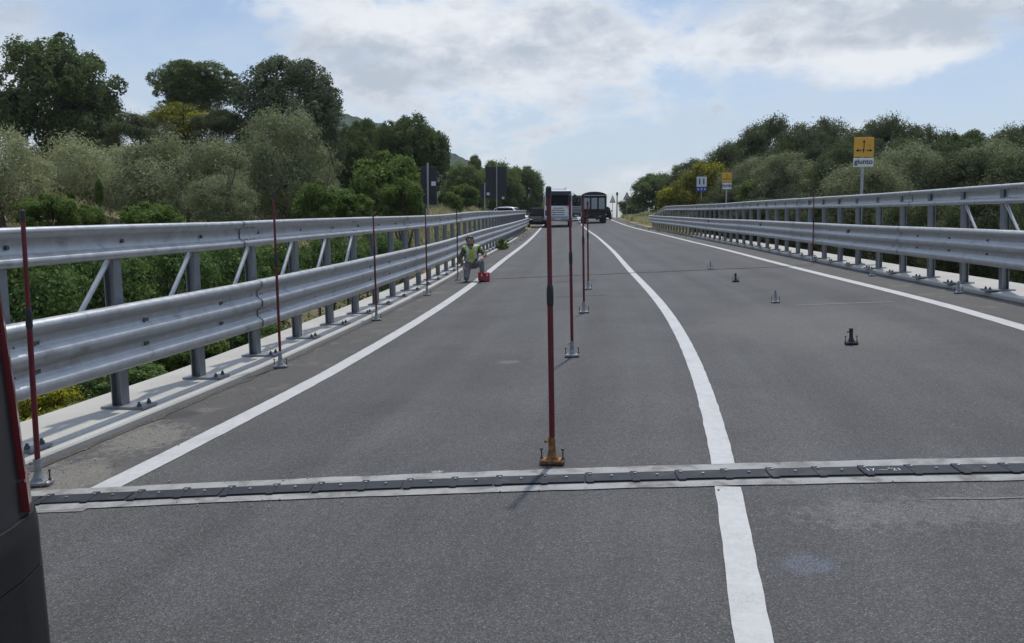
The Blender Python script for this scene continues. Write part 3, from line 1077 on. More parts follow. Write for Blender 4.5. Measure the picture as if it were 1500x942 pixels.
def leaf_object_mesh(name, pts, nrm, tint, ln, wd, m, rng, up_bias=0.2, droop=0.0, tuft=None):
    """One diamond-shaped leaf face per point, lying roughly across nrm."""
    n = len(pts)
    r = rng.normal(size=(n, 3))
    d = r - nrm * (r * nrm).sum(1, keepdims=True) * 0.6
    d[:, 2] += up_bias - droop
    d /= np.linalg.norm(d, axis=1, keepdims=True) + 1e-9
    q = rng.normal(size=(n, 3)) * 0.55 + nrm
    sd = np.cross(d, q)
    sd /= np.linalg.norm(sd, axis=1, keepdims=True) + 1e-9
    L = (ln * rng.uniform(0.6, 1.35, n) * (tuft if tuft is not None else 1.0))[:, None]
    Wd = (wd * rng.uniform(0.7, 1.3, n))[:, None]
    V = np.empty((n, 4, 3), np.float32)
    V[:, 0] = pts - d * L * 0.5
    V[:, 1] = pts + sd * Wd * 0.5 - d * L * 0.08
    V[:, 2] = pts + d * L * 0.5
    V[:, 3] = pts - sd * Wd * 0.5 - d * L * 0.08
    me = bpy.data.meshes.new(name)
    me.vertices.add(n * 4)
    me.vertices.foreach_set('co', V.ravel())
    me.loops.add(n * 4)
    me.loops.foreach_set('vertex_index', np.arange(n * 4, dtype=np.int32))
    me.polygons.add(n)
    me.polygons.foreach_set('loop_start', np.arange(0, n * 4, 4, dtype=np.int32))
    me.polygons.foreach_set('loop_total', np.full(n, 4, dtype=np.int32))
    at = me.attributes.new('tint', 'FLOAT', 'FACE')
    at.data.foreach_set('value', np.clip(tint, 0, 1).astype(np.float32))
    me.materials.append(m)
    me.update(calc_edges=True)
    return me


def crown_mesh(name, R, H, m, seed, n_leaf, ln, wd, lobes=26, lobe_r=(0.24, 0.42), top_heavy=0.0, rag=0.12, fuzzy=0.16, clump=0.55, droop=0.0, squash=1.0):
    """Crown filling about radius R and height H (bottom at z=0): leaf faces on many uneven lobes."""
    rng = np.random.default_rng(seed)
    cs, rs, tn = [], [], []
    for i in range(lobes):
        w = rng.uniform(0, 2 * math.pi)
        z = rng.uniform(-0.95, 1.0)
        rr = math.sqrt(max(0, 1 - z * z)) * rng.uniform(0.55, 0.80)
        k = 1.0 + top_heavy * z
        rad = rng.uniform(*lobe_r)
        zz = z * (0.90 - rad * 0.55)
        cs.append((rr * math.cos(w) * k, rr * math.sin(w) * k, zz))
        rs.append(rad)
        tn.append(rng.uniform(-0.16, 0.16))
    for i in range(int(lobes * 0.8)):                # small ragged sprays on the outside
        w = rng.uniform(0, 2 * math.pi)
        z = rng.uniform(-0.7, 1.0)
        rr = math.sqrt(max(0, 1 - z * z)) * rng.uniform(0.82, 1.0)
        cs.append((rr * math.cos(w), rr * math.sin(w), z * 0.92))
        rs.append(rng.uniform(rag * 0.6, rag * 1.3))
        tn.append(rng.uniform(-0.1, 0.22))
    cs, rs, tn = np.array(cs), np.array(rs), np.array(tn)
    pr = rs ** 1.8
    pr /= pr.sum()
    idx = rng.choice(len(rs), n_leaf, p=pr)
    dv = rng.normal(size=(n_leaf, 3))
    dv[:, 2] += 0.25
    dv /= np.linalg.norm(dv, axis=1, keepdims=True)
    # each lobe breaks into small sprays: quantise direction a little through 3D noise cells
    sp = rng.normal(size=(len(rs), 22, 3))
    sp[:, :, 2] += 0.2
    sp /= np.linalg.norm(sp, axis=2, keepdims=True)
    pick = rng.integers(0, 22, n_leaf)
    spd = sp[idx, pick]
    dv = dv * clump + spd
    dv /= np.linalg.norm(dv, axis=1, keepdims=True)
    rad = rs[idx] * (1.0 + rng.normal(size=n_leaf) * fuzzy - np.abs(rng.normal(size=n_leaf)) * 0.16)
    p = cs[idx] + dv * rad[:, None]
    tint = 0.42 + tn[idx] + rng.normal(size=n_leaf) * 0.20 + (rng.random((len(rs), 22))[idx, pick] - 0.5) * 0.35
    sc = np.array([R, R, H / 2 * squash])
    pts = p * sc + np.array([0, 0, H / 2])
    nr = dv / sc
    nr /= np.linalg.norm(nr, axis=1, keepdims=True)
    return leaf_object_mesh(name, pts, nr, tint, ln, wd, m, rng, droop=droop)


def trunk_mesh(seed, lean=0.1, r=0.05):
    """Tapered stem with limbs, height 1, spreading over the top half."""
    rnd = random.Random(seed)
    b = MB()
    pts = [Vector((0, 0, -0.06))]
    p = Vector((0, 0, 0))
    dx, dy = rnd.uniform(-lean, lean), rnd.uniform(-lean, lean)
    for i in range(6):
        pts.append(Vector((dx * (i / 5) ** 1.4 + rnd.uniform(-.01, .01), dy * (i / 5) ** 1.4, i / 5)))
    b.tube(pts, [r * 1.5, r * 1.2] + [r * (1.0 - 0.15 * i) for i in range(1, 6)], 8)
    for i in range(7):
        k = rnd.uniform(0.30, 0.85)
        q = pts[1].lerp(pts[-1], k)
        w = i * 2.4 + rnd.uniform(-.4, .4)
        ln = rnd.uniform(0.35, 0.6)
        d = Vector((math.cos(w) * ln, math.sin(w) * ln, ln * rnd.uniform(0.45, 0.95)))
        mid = q + d * 0.5 + Vector((0, 0, -0.03))
        b.tube([q, mid, q + d], [r * 0.55, r * 0.38, r * 0.12], 6)
        for j in range(2):
            e = Vector((rnd.uniform(-.2, .2), rnd.uniform(-.2, .2), rnd.uniform(.05, .25)))
            b.tube([mid, mid + e * 0.6, mid + e], [r * 0.26, r * 0.18, r * 0.06], 5)
    return b.mesh('trunk', bark, smooth=True)


TRUNKS = [trunk_mesh(i) for i in range(4)]
V = {
    'oak': [crown_mesh('crown', 3.6, 7.2, M_OAK, 11 + i, 62000, 0.16, 0.10, 36, (0.24, 0.40), 0.03, 0.13, 0.07, clump=0.36) for i in range(3)],
    'holm': [crown_mesh('crown', 3.3, 7.0, M_HOLM, 31 + i, 60000, 0.14, 0.08, 44, (0.22, 0.36), 0.0, 0.11, 0.07, clump=0.38) for i in range(2)],
    'olive': [crown_mesh('crown', 2.4, 3.8, M_OLIVE, 51 + i, 36000, 0.15, 0.042, 26, (0.26, 0.44), 0.0, 0.17, 0.24, droop=0.1) for i in range(4)],
    'pale': [crown_mesh('crown', 2.4, 3.6, M_PALE, 71 + i, 26000, 0.16, 0.045, 22, (0.25, 0.42), 0.0, 0.17, 0.26, droop=0.1) for i in range(2)],
    'scrub': [crown_mesh('crown', 2.8, 4.6, M_SCRUB, 91 + i, 42000, 0.16, 0.058, 32, (0.22, 0.38), 0.0, 0.20, 0.22, clump=0.45) for i in range(4)],
    'bush': [crown_mesh('crown', 1.8, 2.8, M_BUSH, 111 + i, 22000, 0.15, 0.085, 24, (0.22, 0.40), 0.0, 0.14, 0.16) for i in range(2)],
    'under': [crown_mesh('crown', 1.2, 1.9, M_UNDER, 131 + i, 14000, 0.085, 0.052, 22, (0.24, 0.42), 0.0, 0.16, 0.2) for i in range(3)],
    'broom': [crown_mesh('crown', 1.7, 2.4, M_BROOM, 151 + i, 20000, 0.15, 0.045, 22, (0.24, 0.42), 0.0, 0.2, 0.26) for i in range(2)],
    'far': [crown_mesh('crown', 3.0, 5.2, M_FAR, 171 + i, 36000, 0.20, 0.10, 36, (0.2, 0.36), 0.0, 0.18, 0.24, clump=0.42) for i in range(3)],
}
DIM = {'oak': (3.6, 7.2), 'holm': (3.3, 7.0), 'olive': (2.4, 3.8), 'pale': (2.4, 3.6), 'scrub': (2.8, 4.6), 'bush': (1.8, 2.8), 'under': (1.2, 1.9), 'broom': (1.7, 2.4), 'far': (3.0, 5.2)}
COUNT = {}
NAME = {'oak': 'oak_tree', 'holm': 'oak_tree', 'olive': 'olive_tree', 'pale': 'olive_tree', 'scrub': 'wild_olive_tree', 'bush': 'leafy_bush', 'under': 'leafy_bush', 'broom': 'broom_bush', 'far': 'roadside_tree'}
CATN = {'oak': 'tree', 'holm': 'tree', 'olive': 'olive tree', 'pale': 'olive tree', 'scrub': 'tree', 'bush': 'bush', 'under': 'bush', 'broom': 'bush', 'far': 'tree'}


def tree(kind, x0, x1, yt, yb, dist, label, group=None, depth=1.0, name=None):
    """A tree whose crown spans the given picture box at the given distance ahead; stands on the ground there."""
    i = COUNT.get(kind, 0)
    COUNT[kind] = i + 1
    top, bot = unproj((x0 + x1) / 2, yt, dist), unproj((x0 + x1) / 2, yb, dist)
    w = (x1 - x0) / FPX * dist / 2 * 1.06
    h = top.z - bot.z
    gz = ground(top.x, dist)
    R, H = DIM[kind]
    var = V[kind][i % len(V[kind])]
    root = thing(name or NAME[kind], label, CATN[kind], (top.x, dist, gz), 0, group)
    cz = bot.z - gz
    c = link('crown', var, root, (0, 0, cz))
    c.scale = (w / R, w / R * depth, h / H * 0.98)
    c.rotation_euler = (0, 0, 1.7 * i + 0.4)
    th = max(cz + h * 0.6, 0.4)
    t = link('trunk', TRUNKS[i % 4], root)
    t.scale = (min(w * 1.1, th), min(w * 1.1, th), th)
    t.rotation_euler = (0, 0, 2.1 * i)
    return root


GL, GR = 'trees on the left slope', 'trees on the right slope'
tree('oak', -18, 163, 46, 240, 46, 'large dense dark green oak, tallest tree at the left edge', GL)
tree('oak', 219, 346, 87, 172, 58, 'lone round oak against the sky above the yellow broom', GL)
tree('holm', 342, 505, 79, 275, 48, 'dark domed evergreen oak rising behind the tall grey olive', GL)
tree('olive', 182, 354, 192, 335, 27, 'broad grey green olive with dark hollow in its crown', GL)
tree('olive', 346, 490, 160, 335, 31, 'tall upright grey olive in front of the domed evergreen oak', GL)
tree('pale', 55, 188, 194, 302, 34, 'pale silvery olive above the bare dry patch of slope', GL)
tree('pale', -70, 64, 186, 330, 24, 'pale silvery olive cut by the left picture edge', GL)
tree('pale', 150, 235, 222, 320, 31, 'small pale olive between the dry patch and the broad grey olive', GL)
tree('olive', 275, 372, 256, 340, 20, 'low feathery olive just above the rail below the tall grey olive', GL)
tree('scrub', 150, 250, 168, 245, 44, 'grey green scrubby tree at the foot of the large dark oak', GL)
tree('scrub', 40, 170, 205, 290, 50, 'grey green scrub filling the slope under the large dark oak', GL)
tree('scrub', 215, 305, 190, 300, 52, 'grey green scrub directly below the yellow flowering broom', GL)
tree('scrub', 320, 420, 205, 300, 42, 'dark scrub between the broad olive and the tall grey olive', GL)
tree('broom', 222, 306, 151, 205, 48, 'broom bush in yellow flower below the lone round oak', 'flowering broom')
tree('scrub', 285, 365, 160, 230, 47, 'olive brown scrub right of the yellow flowering broom', GL)
tree('oak', 492, 568, 172, 300, 60, 'dark oak squeezed between the domed oak and the two headed oak', GL)
tree('oak', 472, 552, 186, 310, 52, 'dark oak hiding the hill just right of the tall grey olive', GL)
tree('olive', 425, 500, 232, 335, 34, 'small grey olive at the right foot of the tall grey olive', GL)
tree('oak', 548, 655, 165, 300, 56, 'dark green two headed oak behind the tall sign back', GL)
tree('bush', 505, 625, 222, 330, 40, 'bright green bush to the left of the tall sign back', 'bushes behind the left barrier')
tree('bush', 470, 545, 278, 340, 27, 'yellowish green low bush beside the tall grey olive', 'bushes behind the left barrier')
tree('bush', 430, 500, 265, 345, 25, 'green bush just above the rail between second and third left poles', 'bushes behind the left barrier')
tree('bush', 555, 622, 262, 335, 33, 'sunlit green bush directly left of the tall sign back post', 'bushes behind the left barrier')
tree('bush', 168, 262, 296, 350, 18, 'green bush just above the rail below the broad grey olive', 'bushes behind the left barrier')
tree('bush', 640, 678, 282, 318, 56, 'low green shrub in the straw coloured grass right of the tall sign back', 'bushes behind the left barrier')
tree('bush', 655, 702, 270, 306, 66, 'rounded green shrub high on the grassy bank left of the small sign back', 'bushes behind the left barrier')
GF = 'far trees left of the lorries'
tree('far', 648, 715, 240, 318, 74, 'mid green far tree left of the large square sign back', GF)
tree('far', 695, 762, 236, 318, 82, 'dark far tree directly behind the large square sign back', GF)
tree('far', 742, 797, 243, 318, 88, 'far tree beside the white lorry with crown sloping down to it', GF)
tree('far', 686, 707, 227, 262, 90, 'thin feathery treetop poking above the far trees', GF)
tree('bush', 30, 110, 285, 345, 19, 'small bright bush behind the left rail near the nearest pole tip', 'bushes behind the left barrier')
tree('bush', 100, 150, 300, 345, 22, 'small green bush below the dry patch of slope', 'bushes behind the left barrier')
for (x0, x1, yt, yb, d, lab) in ((139, 150, 262, 306, 29, 'small dark conical sapling standing in the dry patch'), (98, 109, 280, 312, 27, 'small dark conical sapling left of the dry patch')):
    tree('bush', x0, x1, yt, yb, d, lab, name='conifer_sapling')
GU = 'bushes seen between the left rails'
for n, (x0, x1, yt, yb, d) in enumerate(((-190, -40, 345, 520, 10.5), (-60, 110, 352, 520, 11), (60, 215, 342, 500, 12.5), (180, 310, 348, 480, 14), (285, 385, 345, 460, 16), (365, 455, 345, 440, 18), (440, 530, 342, 430, 20), (510, 590, 340, 415, 24))):
    tree('under', x0, x1, yt, yb, d, ['dark leafy bush hidden beyond the left picture edge', 'dark leafy bush between the rails behind the nearest left pole', 'dark leafy bush between the rails under the rail splice',
         'dark leafy bush between the rails left of the second left pole', 'dark leafy bush between the rails behind the second left pole', 'dark leafy bush between the rails right of the second left pole',
         'dark leafy bush between the rails left of the third left pole', 'dark leafy bush between the rails right of the third left pole'][n], GU)
tree('broom', -60, 120, 562, 680, 7.2, 'low yellow green bush just over the kerb under the lower rail', 'low bushes along the deck edge')
tree('under', 95, 240, 525, 600, 8.4, 'low dark bush over the kerb edge right of the nearest left post', 'low bushes along the deck edge')
tree('bush', 220, 330, 490, 560, 10.0, 'low yellowish bush over the kerb edge behind the second left post', 'low bushes along the deck edge')
tree('under', 310, 420, 460, 520, 12.0, 'low dark bush over the kerb edge near the second left pole', 'low bushes along the deck edge')

# right slope: dark back row, greyer front row, then the far end
right = [('scrub', 1120, 1225, 178, 300, 50, 'dark green scrubby tree filling the middle of the right back row', ), ('scrub', 1215, 1300, 185, 310, 44, 'olive brown scrub behind the pole of the near yellow sign'),
         ('scrub', 1300, 1400, 190, 310, 40, 'olive brown scrub between the grey olive and the dark back row'), ('olive', 1400, 1520, 200, 320, 34, 'grey olive at the right edge below the dark notched tree'),
         ('olive', 1060, 1150, 230, 310, 50, 'grey green olive just right of the far yellow sign'), ('olive', 1215, 1330, 235, 330, 29, 'low grey olive beside the near yellow sign pole'),
         ('scrub', 1080, 1178, 167, 300, 55, 'dark wild olive, tallest at the left of the right hand thicket'),
         ('scrub', 1158, 1262, 170, 300, 53, 'dark wild olive left of the gap of white cloud'),
         ('scrub', 1252, 1352, 163, 300, 46, 'tall dark wild olive rising behind the near yellow sign'),
         ('scrub', 1330, 1402, 172, 300, 50, 'narrow dark tree right of the near yellow sign'),
         ('oak', 1372, 1465, 183, 300, 44, 'dark round tree with notched crown near the right edge'),
         ('scrub', 1440, 1545, 176, 310, 38, 'dark tree cut by the right picture edge'),
         ('olive', 1108, 1215, 222, 312, 41, 'grey olive in front between the two yellow signs'),
         ('scrub', 1195, 1290, 205, 320, 37, 'grey green tree directly behind the near yellow sign pole'),
         ('olive', 1275, 1392, 205, 325, 32, 'wide grey olive to the right of the near yellow sign'),
         ('scrub', 1368, 1480, 212, 330, 30, 'grey green rounded tree above the right barrier'),
         ('scrub', 1450, 1590, 212, 340, 26, 'grey green tree filling the lower right of the thicket'),
         ('scrub', 1035, 1115, 200, 305, 62, 'dark tree behind the far yellow sign'),
         ('scrub', 978, 1062, 228, 305, 72, 'dark green tree above the yellow broom bank'),
         ('far', 925, 1000, 247, 312, 85, 'dark far tree at the left end of the right thicket'),
         ('far', 908, 950, 282, 318, 98, 'low dark far tree under the triangular signs')]
for q in right:
    q = list(q)
    if q[0] != 'olive': q[3] += 7
    tree(*q, group=GR)
tree('broom', 965, 1030, 264, 312, 66, 'yellow broom spilling down to the end of the right barrier', 'flowering broom')
tree('broom', 1005, 1072, 236, 296, 61, 'yellow green broom high on the bank above the blue and white sign', 'flowering broom')
tree('bush', 1085, 1165, 258, 318, 43, 'low green bush right of the far yellow sign', 'bushes behind the right barrier')
tree('scrub', 1030, 1110, 272, 330, 47, 'low dark scrub behind the far yellow sign pole', 'bushes behind the right barrier')
for n, (x0, x1, yt, yb, d) in enumerate(((1015, 1085, 294, 350, 47), (1060, 1150, 292, 365, 35), (1130, 1230, 288, 385, 29), (1205, 1310, 285, 400, 25), (1285, 1400, 280, 420, 21), (1370, 1500, 275, 440, 18), (1470, 1640, 270, 470, 15.5))):
    tree('scrub', x0, x1, yt, yb, d, ['dark scrub between the right rails at their far end', 'dark scrub between the right rails below the far yellow sign', 'dark scrub between the right rails behind the right pole',
         'dark scrub between the right rails around the near sign pole', 'dark scrub between the right rails just right of the near sign pole', 'dark scrub between the right rails behind the braced posts', 'dark scrub behind the right rails at the picture edge'][n],
         'bushes seen between the right rails', name='scrub_bush')

# ground cover and dry grass: nobody could count them
def cover_mesh(name, m, n, region, ln, wd, hmax, seed, clump=0.0, blades=False):
    rng = np.random.default_rng(seed)
    pts = np.empty((n, 3)); k = 0
    cl = None
    while k < n:
        x, y = region(rng)
        if clump:
            for _ in range(60):
                if k >= n: break
                xx, yy = x + rng.normal() * clump, y + rng.normal() * clump
                g = ground(xx, yy)
                hh = hmax * max(0.05, rng.random() * math.exp(-((xx - x) ** 2 + (yy - y) ** 2) / (2 * clump * clump)))
                pts[k] = (xx, yy, g + hh); k += 1
        else:
            pts[k] = (x, y, ground(x, y) + (ln * 0.42 if blades else rng.random() * hmax)); k += 1
    if blades:
        nr = rng.normal(size=(n, 3)); nr[:, 2] *= 0.12
        nr /= np.linalg.norm(nr, axis=1, keepdims=True)
        tf = np.array([0.75 + 1.1 * mnoise.noise(Vector((p[0] * 0.9, p[1] * 0.9, seed))) for p in pts]).clip(0.3, 1.7)
        tint = np.clip(rng.random(n) * 0.6 + 0.35 * tf - 0.1, 0, 1)
        return leaf_object_mesh(name, pts, nr, tint, ln, wd, m, rng, up_bias=2.2, tuft=tf)
    nr = rng.normal(size=(n, 3)); nr[:, 2] = np.abs(nr[:, 2]) + 0.4
    nr /= np.linalg.norm(nr, axis=1, keepdims=True)
    return leaf_object_mesh(name, pts, nr, rng.random(n) * 0.9, ln, wd, m, rng)


def su(s, u):
    p = RP(s, u)
    return p.x, p.y


def region_left(r): return su(r.uniform(3, 85), -6.6 - abs(r.normal()) * 9)
def region_right(r): return su(r.uniform(3, 95), 6.8 + abs(r.normal()) * 7)
def region_dry_l(r):
    s = r.uniform(44, 86); return su(s, -7.0 - abs(r.normal()) * 3.6)
def region_dry_r(r):
    s = r.uniform(44, 104); return su(s, 5.5 + abs(r.normal()) * 2.2)
def region_slope(r): return su(r.uniform(14, 60), -12 - r.random() * 26)


tag(link('undergrowth', cover_mesh('undergrowth', M_COVER, 52000, region_left, 0.17, 0.085, 0.9, 3, 0.6)), 'low mixed green undergrowth covering the left slope', 'undergrowth', kind='stuff')
tag(link('undergrowth', cover_mesh('undergrowth', M_COVER, 46000, region_right, 0.17, 0.08, 0.9, 4, 0.6)), 'low mixed green undergrowth covering the right slope', 'undergrowth', kind='stuff')
tag(link('dry_grass', cover_mesh('dry_grass', M_DRY, 26000, region_dry_l, 1.0, 0.05, 0, 5, blades=True)), 'tall straw coloured grass behind the far end of the left barrier', 'grass', kind='stuff')
tag(link('dry_grass', cover_mesh('dry_grass', M_DRY, 24000, region_dry_r, 0.8, 0.05, 0, 6, blades=True)), 'straw coloured grass on the right verge below the triangular signs', 'grass', kind='stuff')
tag(link('dry_grass', cover_mesh('dry_grass', M_DRY, 20000, region_slope, 0.4, 0.03, 0, 8, blades=True)), 'short dry grass on the open left slope among the olives', 'grass', kind='stuff')

# rubble and weeds where the left kerb ends
rub = MB()
rr = random.Random(5)
for i in range(260):
    s = rr.uniform(38, 66); u = -LW - 0.35 - abs(rr.gauss(0, 0.42))
    if u < -6: continue
    q = rr.uniform(0.02, 0.075)
    M = Matrix.Rotation(rr.uniform(0, 3), 3, 'Z') @ Matrix.Rotation(rr.uniform(-.5, .5), 3, 'X')
    rub.box(RP(s, u, q * 0.3), (q * 2.0, q * 1.4, q), M, taper=rr.uniform(.5, .85))
for i in range(160):
    s = rr.uniform(40, 75); u = LW + 0.4 + abs(rr.gauss(0, 0.4))
    q = rr.uniform(0.02, 0.07)
    M = Matrix.Rotation(rr.uniform(0, 3), 3, 'Z')
    rub.box(RP(s, u, q * 0.3), (q * 2.0, q * 1.4, q), M, taper=rr.uniform(.5, .85))
tag(rub.build('rubble', rock_m), 'small stones and broken rubble along both road edges', 'rubble', kind='stuff')


def shoulder(side, s0, s1):
    e0 = LW + 0.8 if side < 0 else LW + 0.95
    us = [side * (e0 - 0.02), side * (e0 + 0.5), side * (e0 + 1.2)]
    if side < 0: us = us[::-1]
    tag(strip('verge', SOIL, us, s0, s1, 0.5, 0.03), kind='structure')


shoulder(-1, 45.8, 150)
shoulder(1, 40.8, 150)
b = MB()
weed = crown_mesh('weed', 0.3, 0.45, M_BUSH, 301, 1500, 0.07, 0.04, 10, (0.3, 0.5), 0, 0.2, 0.3)
w = link('weed', weed)
w.location = RP(32.5, -4.38, 0.0)
tag(w, 'small green weed growing at the left kerb beyond the worker', 'weed')

# ------------------------------------------------------------------ marker poles and their bases
def pole_parts(base_m):
    bp = MB()
    bp.cbox((0, 0, 0.018), (0.155, 0.085, 0.032), 0.009)
    bp.box((0, 0.0, 0.042), (0.085, 0.065, 0.024), taper=0.7)
    bo = MB()
    for x in (0,):
        bo.tube([(x, 0, 0.03), (x, 0, 0.098)], 0.005, 8)
        bo.tube([(x, 0, 0.090), (x, 0, 0.101)], 0.010, 6)
        bo.tube([(x, 0, 0.034), (x, 0, 0.044)], 0.011, 6)
    so = MB()
    so.lathe([(0.034, 0.05), (0.027, 0.07), (0.0225, 0.09), (0.0215, 0.158), (0.024, 0.162), (0.024, 0.172)], n=14)
    so.tube([(0.015, 0, 0.145), (-0.038, 0, 0.145)], 0.006, 6)
    so.tube([(-0.036, 0, 0.145), (-0.046, 0, 0.145)], 0.011, 8)
    return bp.mesh('base_plate', base_m), bo.mesh('bolt', bolt_steel), so.mesh('socket', base_m, smooth=False)


def rod_mesh(r0, r1, z0, z1, m, name):
    b = MB()
    b.lathe([(r0, z0), (r1, z1)], n=12)
    me = b.mesh(name, m)
    return me


def pole_kind(base_m, r):
    bp, bo, so = pole_parts(base_m)
    rod = MB()
    rod.lathe([(r, 0.165), (r, 1.02), (r * 0.82, 1.03), (r * 0.82, 1.70)], n=12)
    sl = MB()
    sl.lathe([(r * 1.0, 1.015), (r * 1.2, 1.03), (r * 1.2, 1.10), (r * 1.1, 1.135), (r * 0.9, 1.15)], n=12)
    tp = MB()
    tp.lathe([(r * 0.95, 1.69), (r * 0.98, 1.70), (r * 0.98, 1.755), (r * 0.6, 1.765)], n=12)
    return [('base_plate', bp), ('bolt', bo), ('socket', so), ('rod', rod.mesh('rod', red_paint)), ('sleeve', sl.mesh('sleeve', black_plastic)), ('tip', tp.mesh('tip', black_plastic))]


GP = 'red marker poles along the road'


def marker(kind, s, u, label, lean=0.0, h=1.0, rot=0.0):
    root = thing('marker_pole', label, 'marker pole', RP(s, u, 0.001), -head(s) + rot, GP)
    root.rotation_euler = (0, -math.atan(float(fE(s))) * 0.8, -head(s) + rot)
    for nm, me in kind:
        c = link(nm, me, root)
        if nm == 'bolt':
            c.location = (-0.068, 0, 0)
            link(nm, me, root, (0.068, 0, 0))
        if nm in ('rod', 'sleeve', 'tip'):
            # stands plumb within its socket, with its own small lean
            c.rotation_euler = (0, math.atan(float(fE(s))) * 0.8 + lean, 0)
            c.scale = (1, 1, h)
    return root


K_RUST, K_GREY, K_THIN = pole_kind(base_rust, 0.0185), pole_kind(base_grey, 0.0165), pole_kind(base_grey, 0.0150)
marker(K_RUST, 4.66, -1.05, 'red marker pole on a rusty orange base beside the expansion joint', -0.018, 0.99)
marker(K_GREY, 8.18, -1.24, 'second red marker pole in the lane, on a grey base', -0.022, 0.985)
marker(K_GREY, 11.77, -1.22, 'third red marker pole in the lane', -0.018, 1.02)
marker(K_GREY, 15.48, -1.14, 'farthest red marker pole standing in the lane', -0.015, 0.99)
marker(K_GREY, 3.98, -4.225, 'red marker pole on the left kerb beside the dark van', -0.012, 0.985, 0.3)
marker(K_THIN, 7.93, -4.44, 'second red marker pole along the left kerb, tall and thin', -0.02, 1.1, 0.1)
marker(K_THIN, 11.77, -4.46, 'third red marker pole along the left kerb', -0.02, 1.02)
marker(K_THIN, 15.55, -4.4, 'fourth red marker pole along the left kerb, near the tall sign back', -0.015, 1.0)
marker(K_THIN, 19.01, -4.28, 'red marker pole on the left kerb right beside the crouching worker', -0.012, 1.01)
marker(K_THIN, 20.27, 4.62, 'only red marker pole standing along the right kerb', -0.01, 0.99)

stub_d = pole_kind(black_plastic, 0.0165)
GB = 'empty pole bases on the right'


def stub(s, u, dark, label, h=0.17):
    root = thing('pole_base', label, 'pole base', RP(s, u, 0.001), -head(s), GB)
    root.rotation_euler = (0, -math.atan(float(fE(s))), -head(s))
    root.scale = (0.85, 0.85, 0.95)
    kind = stub_d if dark else K_GREY
    for nm, me in kind[:3]:
        c = link(nm, me, root)
        if nm == 'bolt':
            c.location = (-0.068, 0, 0)
            link(nm, me, root, (0.068, 0, 0))
    b = MB()
    r = 0.0245 if dark else 0.0125
    b.lathe([(r, 0.14), (r, 0.185)] if dark else [(r, 0.15), (r, 0.20)], n=12)
    b.build('stub', black_plastic if dark else bolt_steel, root)


stub(8.49, 1.7, True, 'black pole base without a pole, nearest in the right lane')
stub(12.14, 1.7, False, 'grey pole base without a pole, second in the right lane')
stub(15.79, 1.8, True, 'black pole base without a pole, third in the right lane')
stub(19.26, 1.9, False, 'grey pole base without a pole, on the far road joint')
stub(15.85, 4.45, False, 'grey pole base at the right kerb below the near yellow sign')
stub(12.45, 4.5, False, 'grey pole base at the right kerb, closest to the camera')

# ------------------------------------------------------------------ signs
def flat_poly(b, poly, y, t=0.002):
    b.prism(poly, 'y', y - t, y)


def arrow(cx, cz, ln, w, ang):
    p = [(-w * .28, -ln / 2), (w * .28, -ln / 2), (w * .28, ln * .05), (w, ln * .05), (0, ln / 2), (-w, ln * .05), (-w * .28, ln * .05)]
    c, s = math.cos(ang), math.sin(ang)
    return [(cx + x * c - z * s, cz + x * s + z * c) for x, z in p]


def sign_pole(root, h, r=0.03, m=None, y=0.03):
    b = MB()
    b.tube([(0, y, -0.3), (0, y, h)], r, 12)
    b.tube([(0, y, h), (0, y, h + 0.012)], r * 1.05, 12)
    return auto_smooth(b.build('pole', m or pole_grey, root))


def giunto_sign(px, yt, yb, ys, ye, dist, u, label, full=True):
    top = unproj(px, yt, dist)
    x, y = top.x, dist
    base = Vector((x, y, float(fZ(dist)) + u * float(fE(dist)) + 0.08))
    root = thing('road_sign', label, 'road sign', base, -head(dist) * 0.5 - 0.05, 'yellow joint signs')
    zt, zb = top.z - base.z, unproj(px, yb, dist).z - base.z
    h = zt - zb
    wd = h * 0.5
    p = MB(); p.cbox((0, 0, (zt + zb) / 2), (h * 0.98, 0.012, h), 0.004)
    p.build('panel', yellow_sign, root)
    q0, q1 = unproj(px, ys, dist).z - base.z, unproj(px, ye, dist).z - base.z
    q = MB(); q.cbox((0, 0, (q0 + q1) / 2), (h * 1.0, 0.012, q0 - q1), 0.004)
    plate = q.build('plate', white_sign, root)
    k = MB(); m2 = MB()
    cz = (zt + zb) / 2
    m2.prism(arrow(0, cz + h * 0.22, h * 0.30, h * 0.075, 0), 'y', -0.011, -0.0085)
    m2.prism(arrow(-h * 0.26, cz - h * 0.17, h * 0.26, h * 0.10, math.pi / 2), 'y', -0.011, -0.0085)
    m2.prism(arrow(h * 0.27, cz - h * 0.17, h * 0.30, h * 0.085, -math.pi / 2), 'y', -0.011, -0.0085)
    m2.prism(arrow(-0.01, cz - h * 0.17, h * 0.22, h * 0.09, 0), 'y', -0.011, -0.0085)
    m2.prism([(h * .23, cz + h * .06), (h * .31, cz + h * .06), (h * .27, cz + h * .13)], 'y', -0.011, -0.0085)
    m2.build('symbol', [black_ink], root)
    k.box((0, -0.0095, cz + h * 0.02), (h * 0.05, 0.002, h * 0.14))
    k.build('mark', rust_ink, root)
    t = link('lettering', text_mesh('giunto', (q0 - q1) * 0.80, 0.001, black_ink, True), plate)
    t.location = (0, -0.0085, (q0 + q1) / 2 + (q0 - q1) * 0.08)
    t.rotation_euler = (math.pi / 2, 0, 0)
    br = MB()
    for z in (zt - h * .25, zb + h * .25, (q0 + q1) / 2):
        br.box((0, 0.012, z), (0.10, 0.012, 0.03))
        br.box((0, 0.045, z), (0.075, 0.05, 0.028))
    br.build('bracket', pole_grey, root)
    sign_pole(root, zt - 0.02, 0.032, y=0.052)
    return root


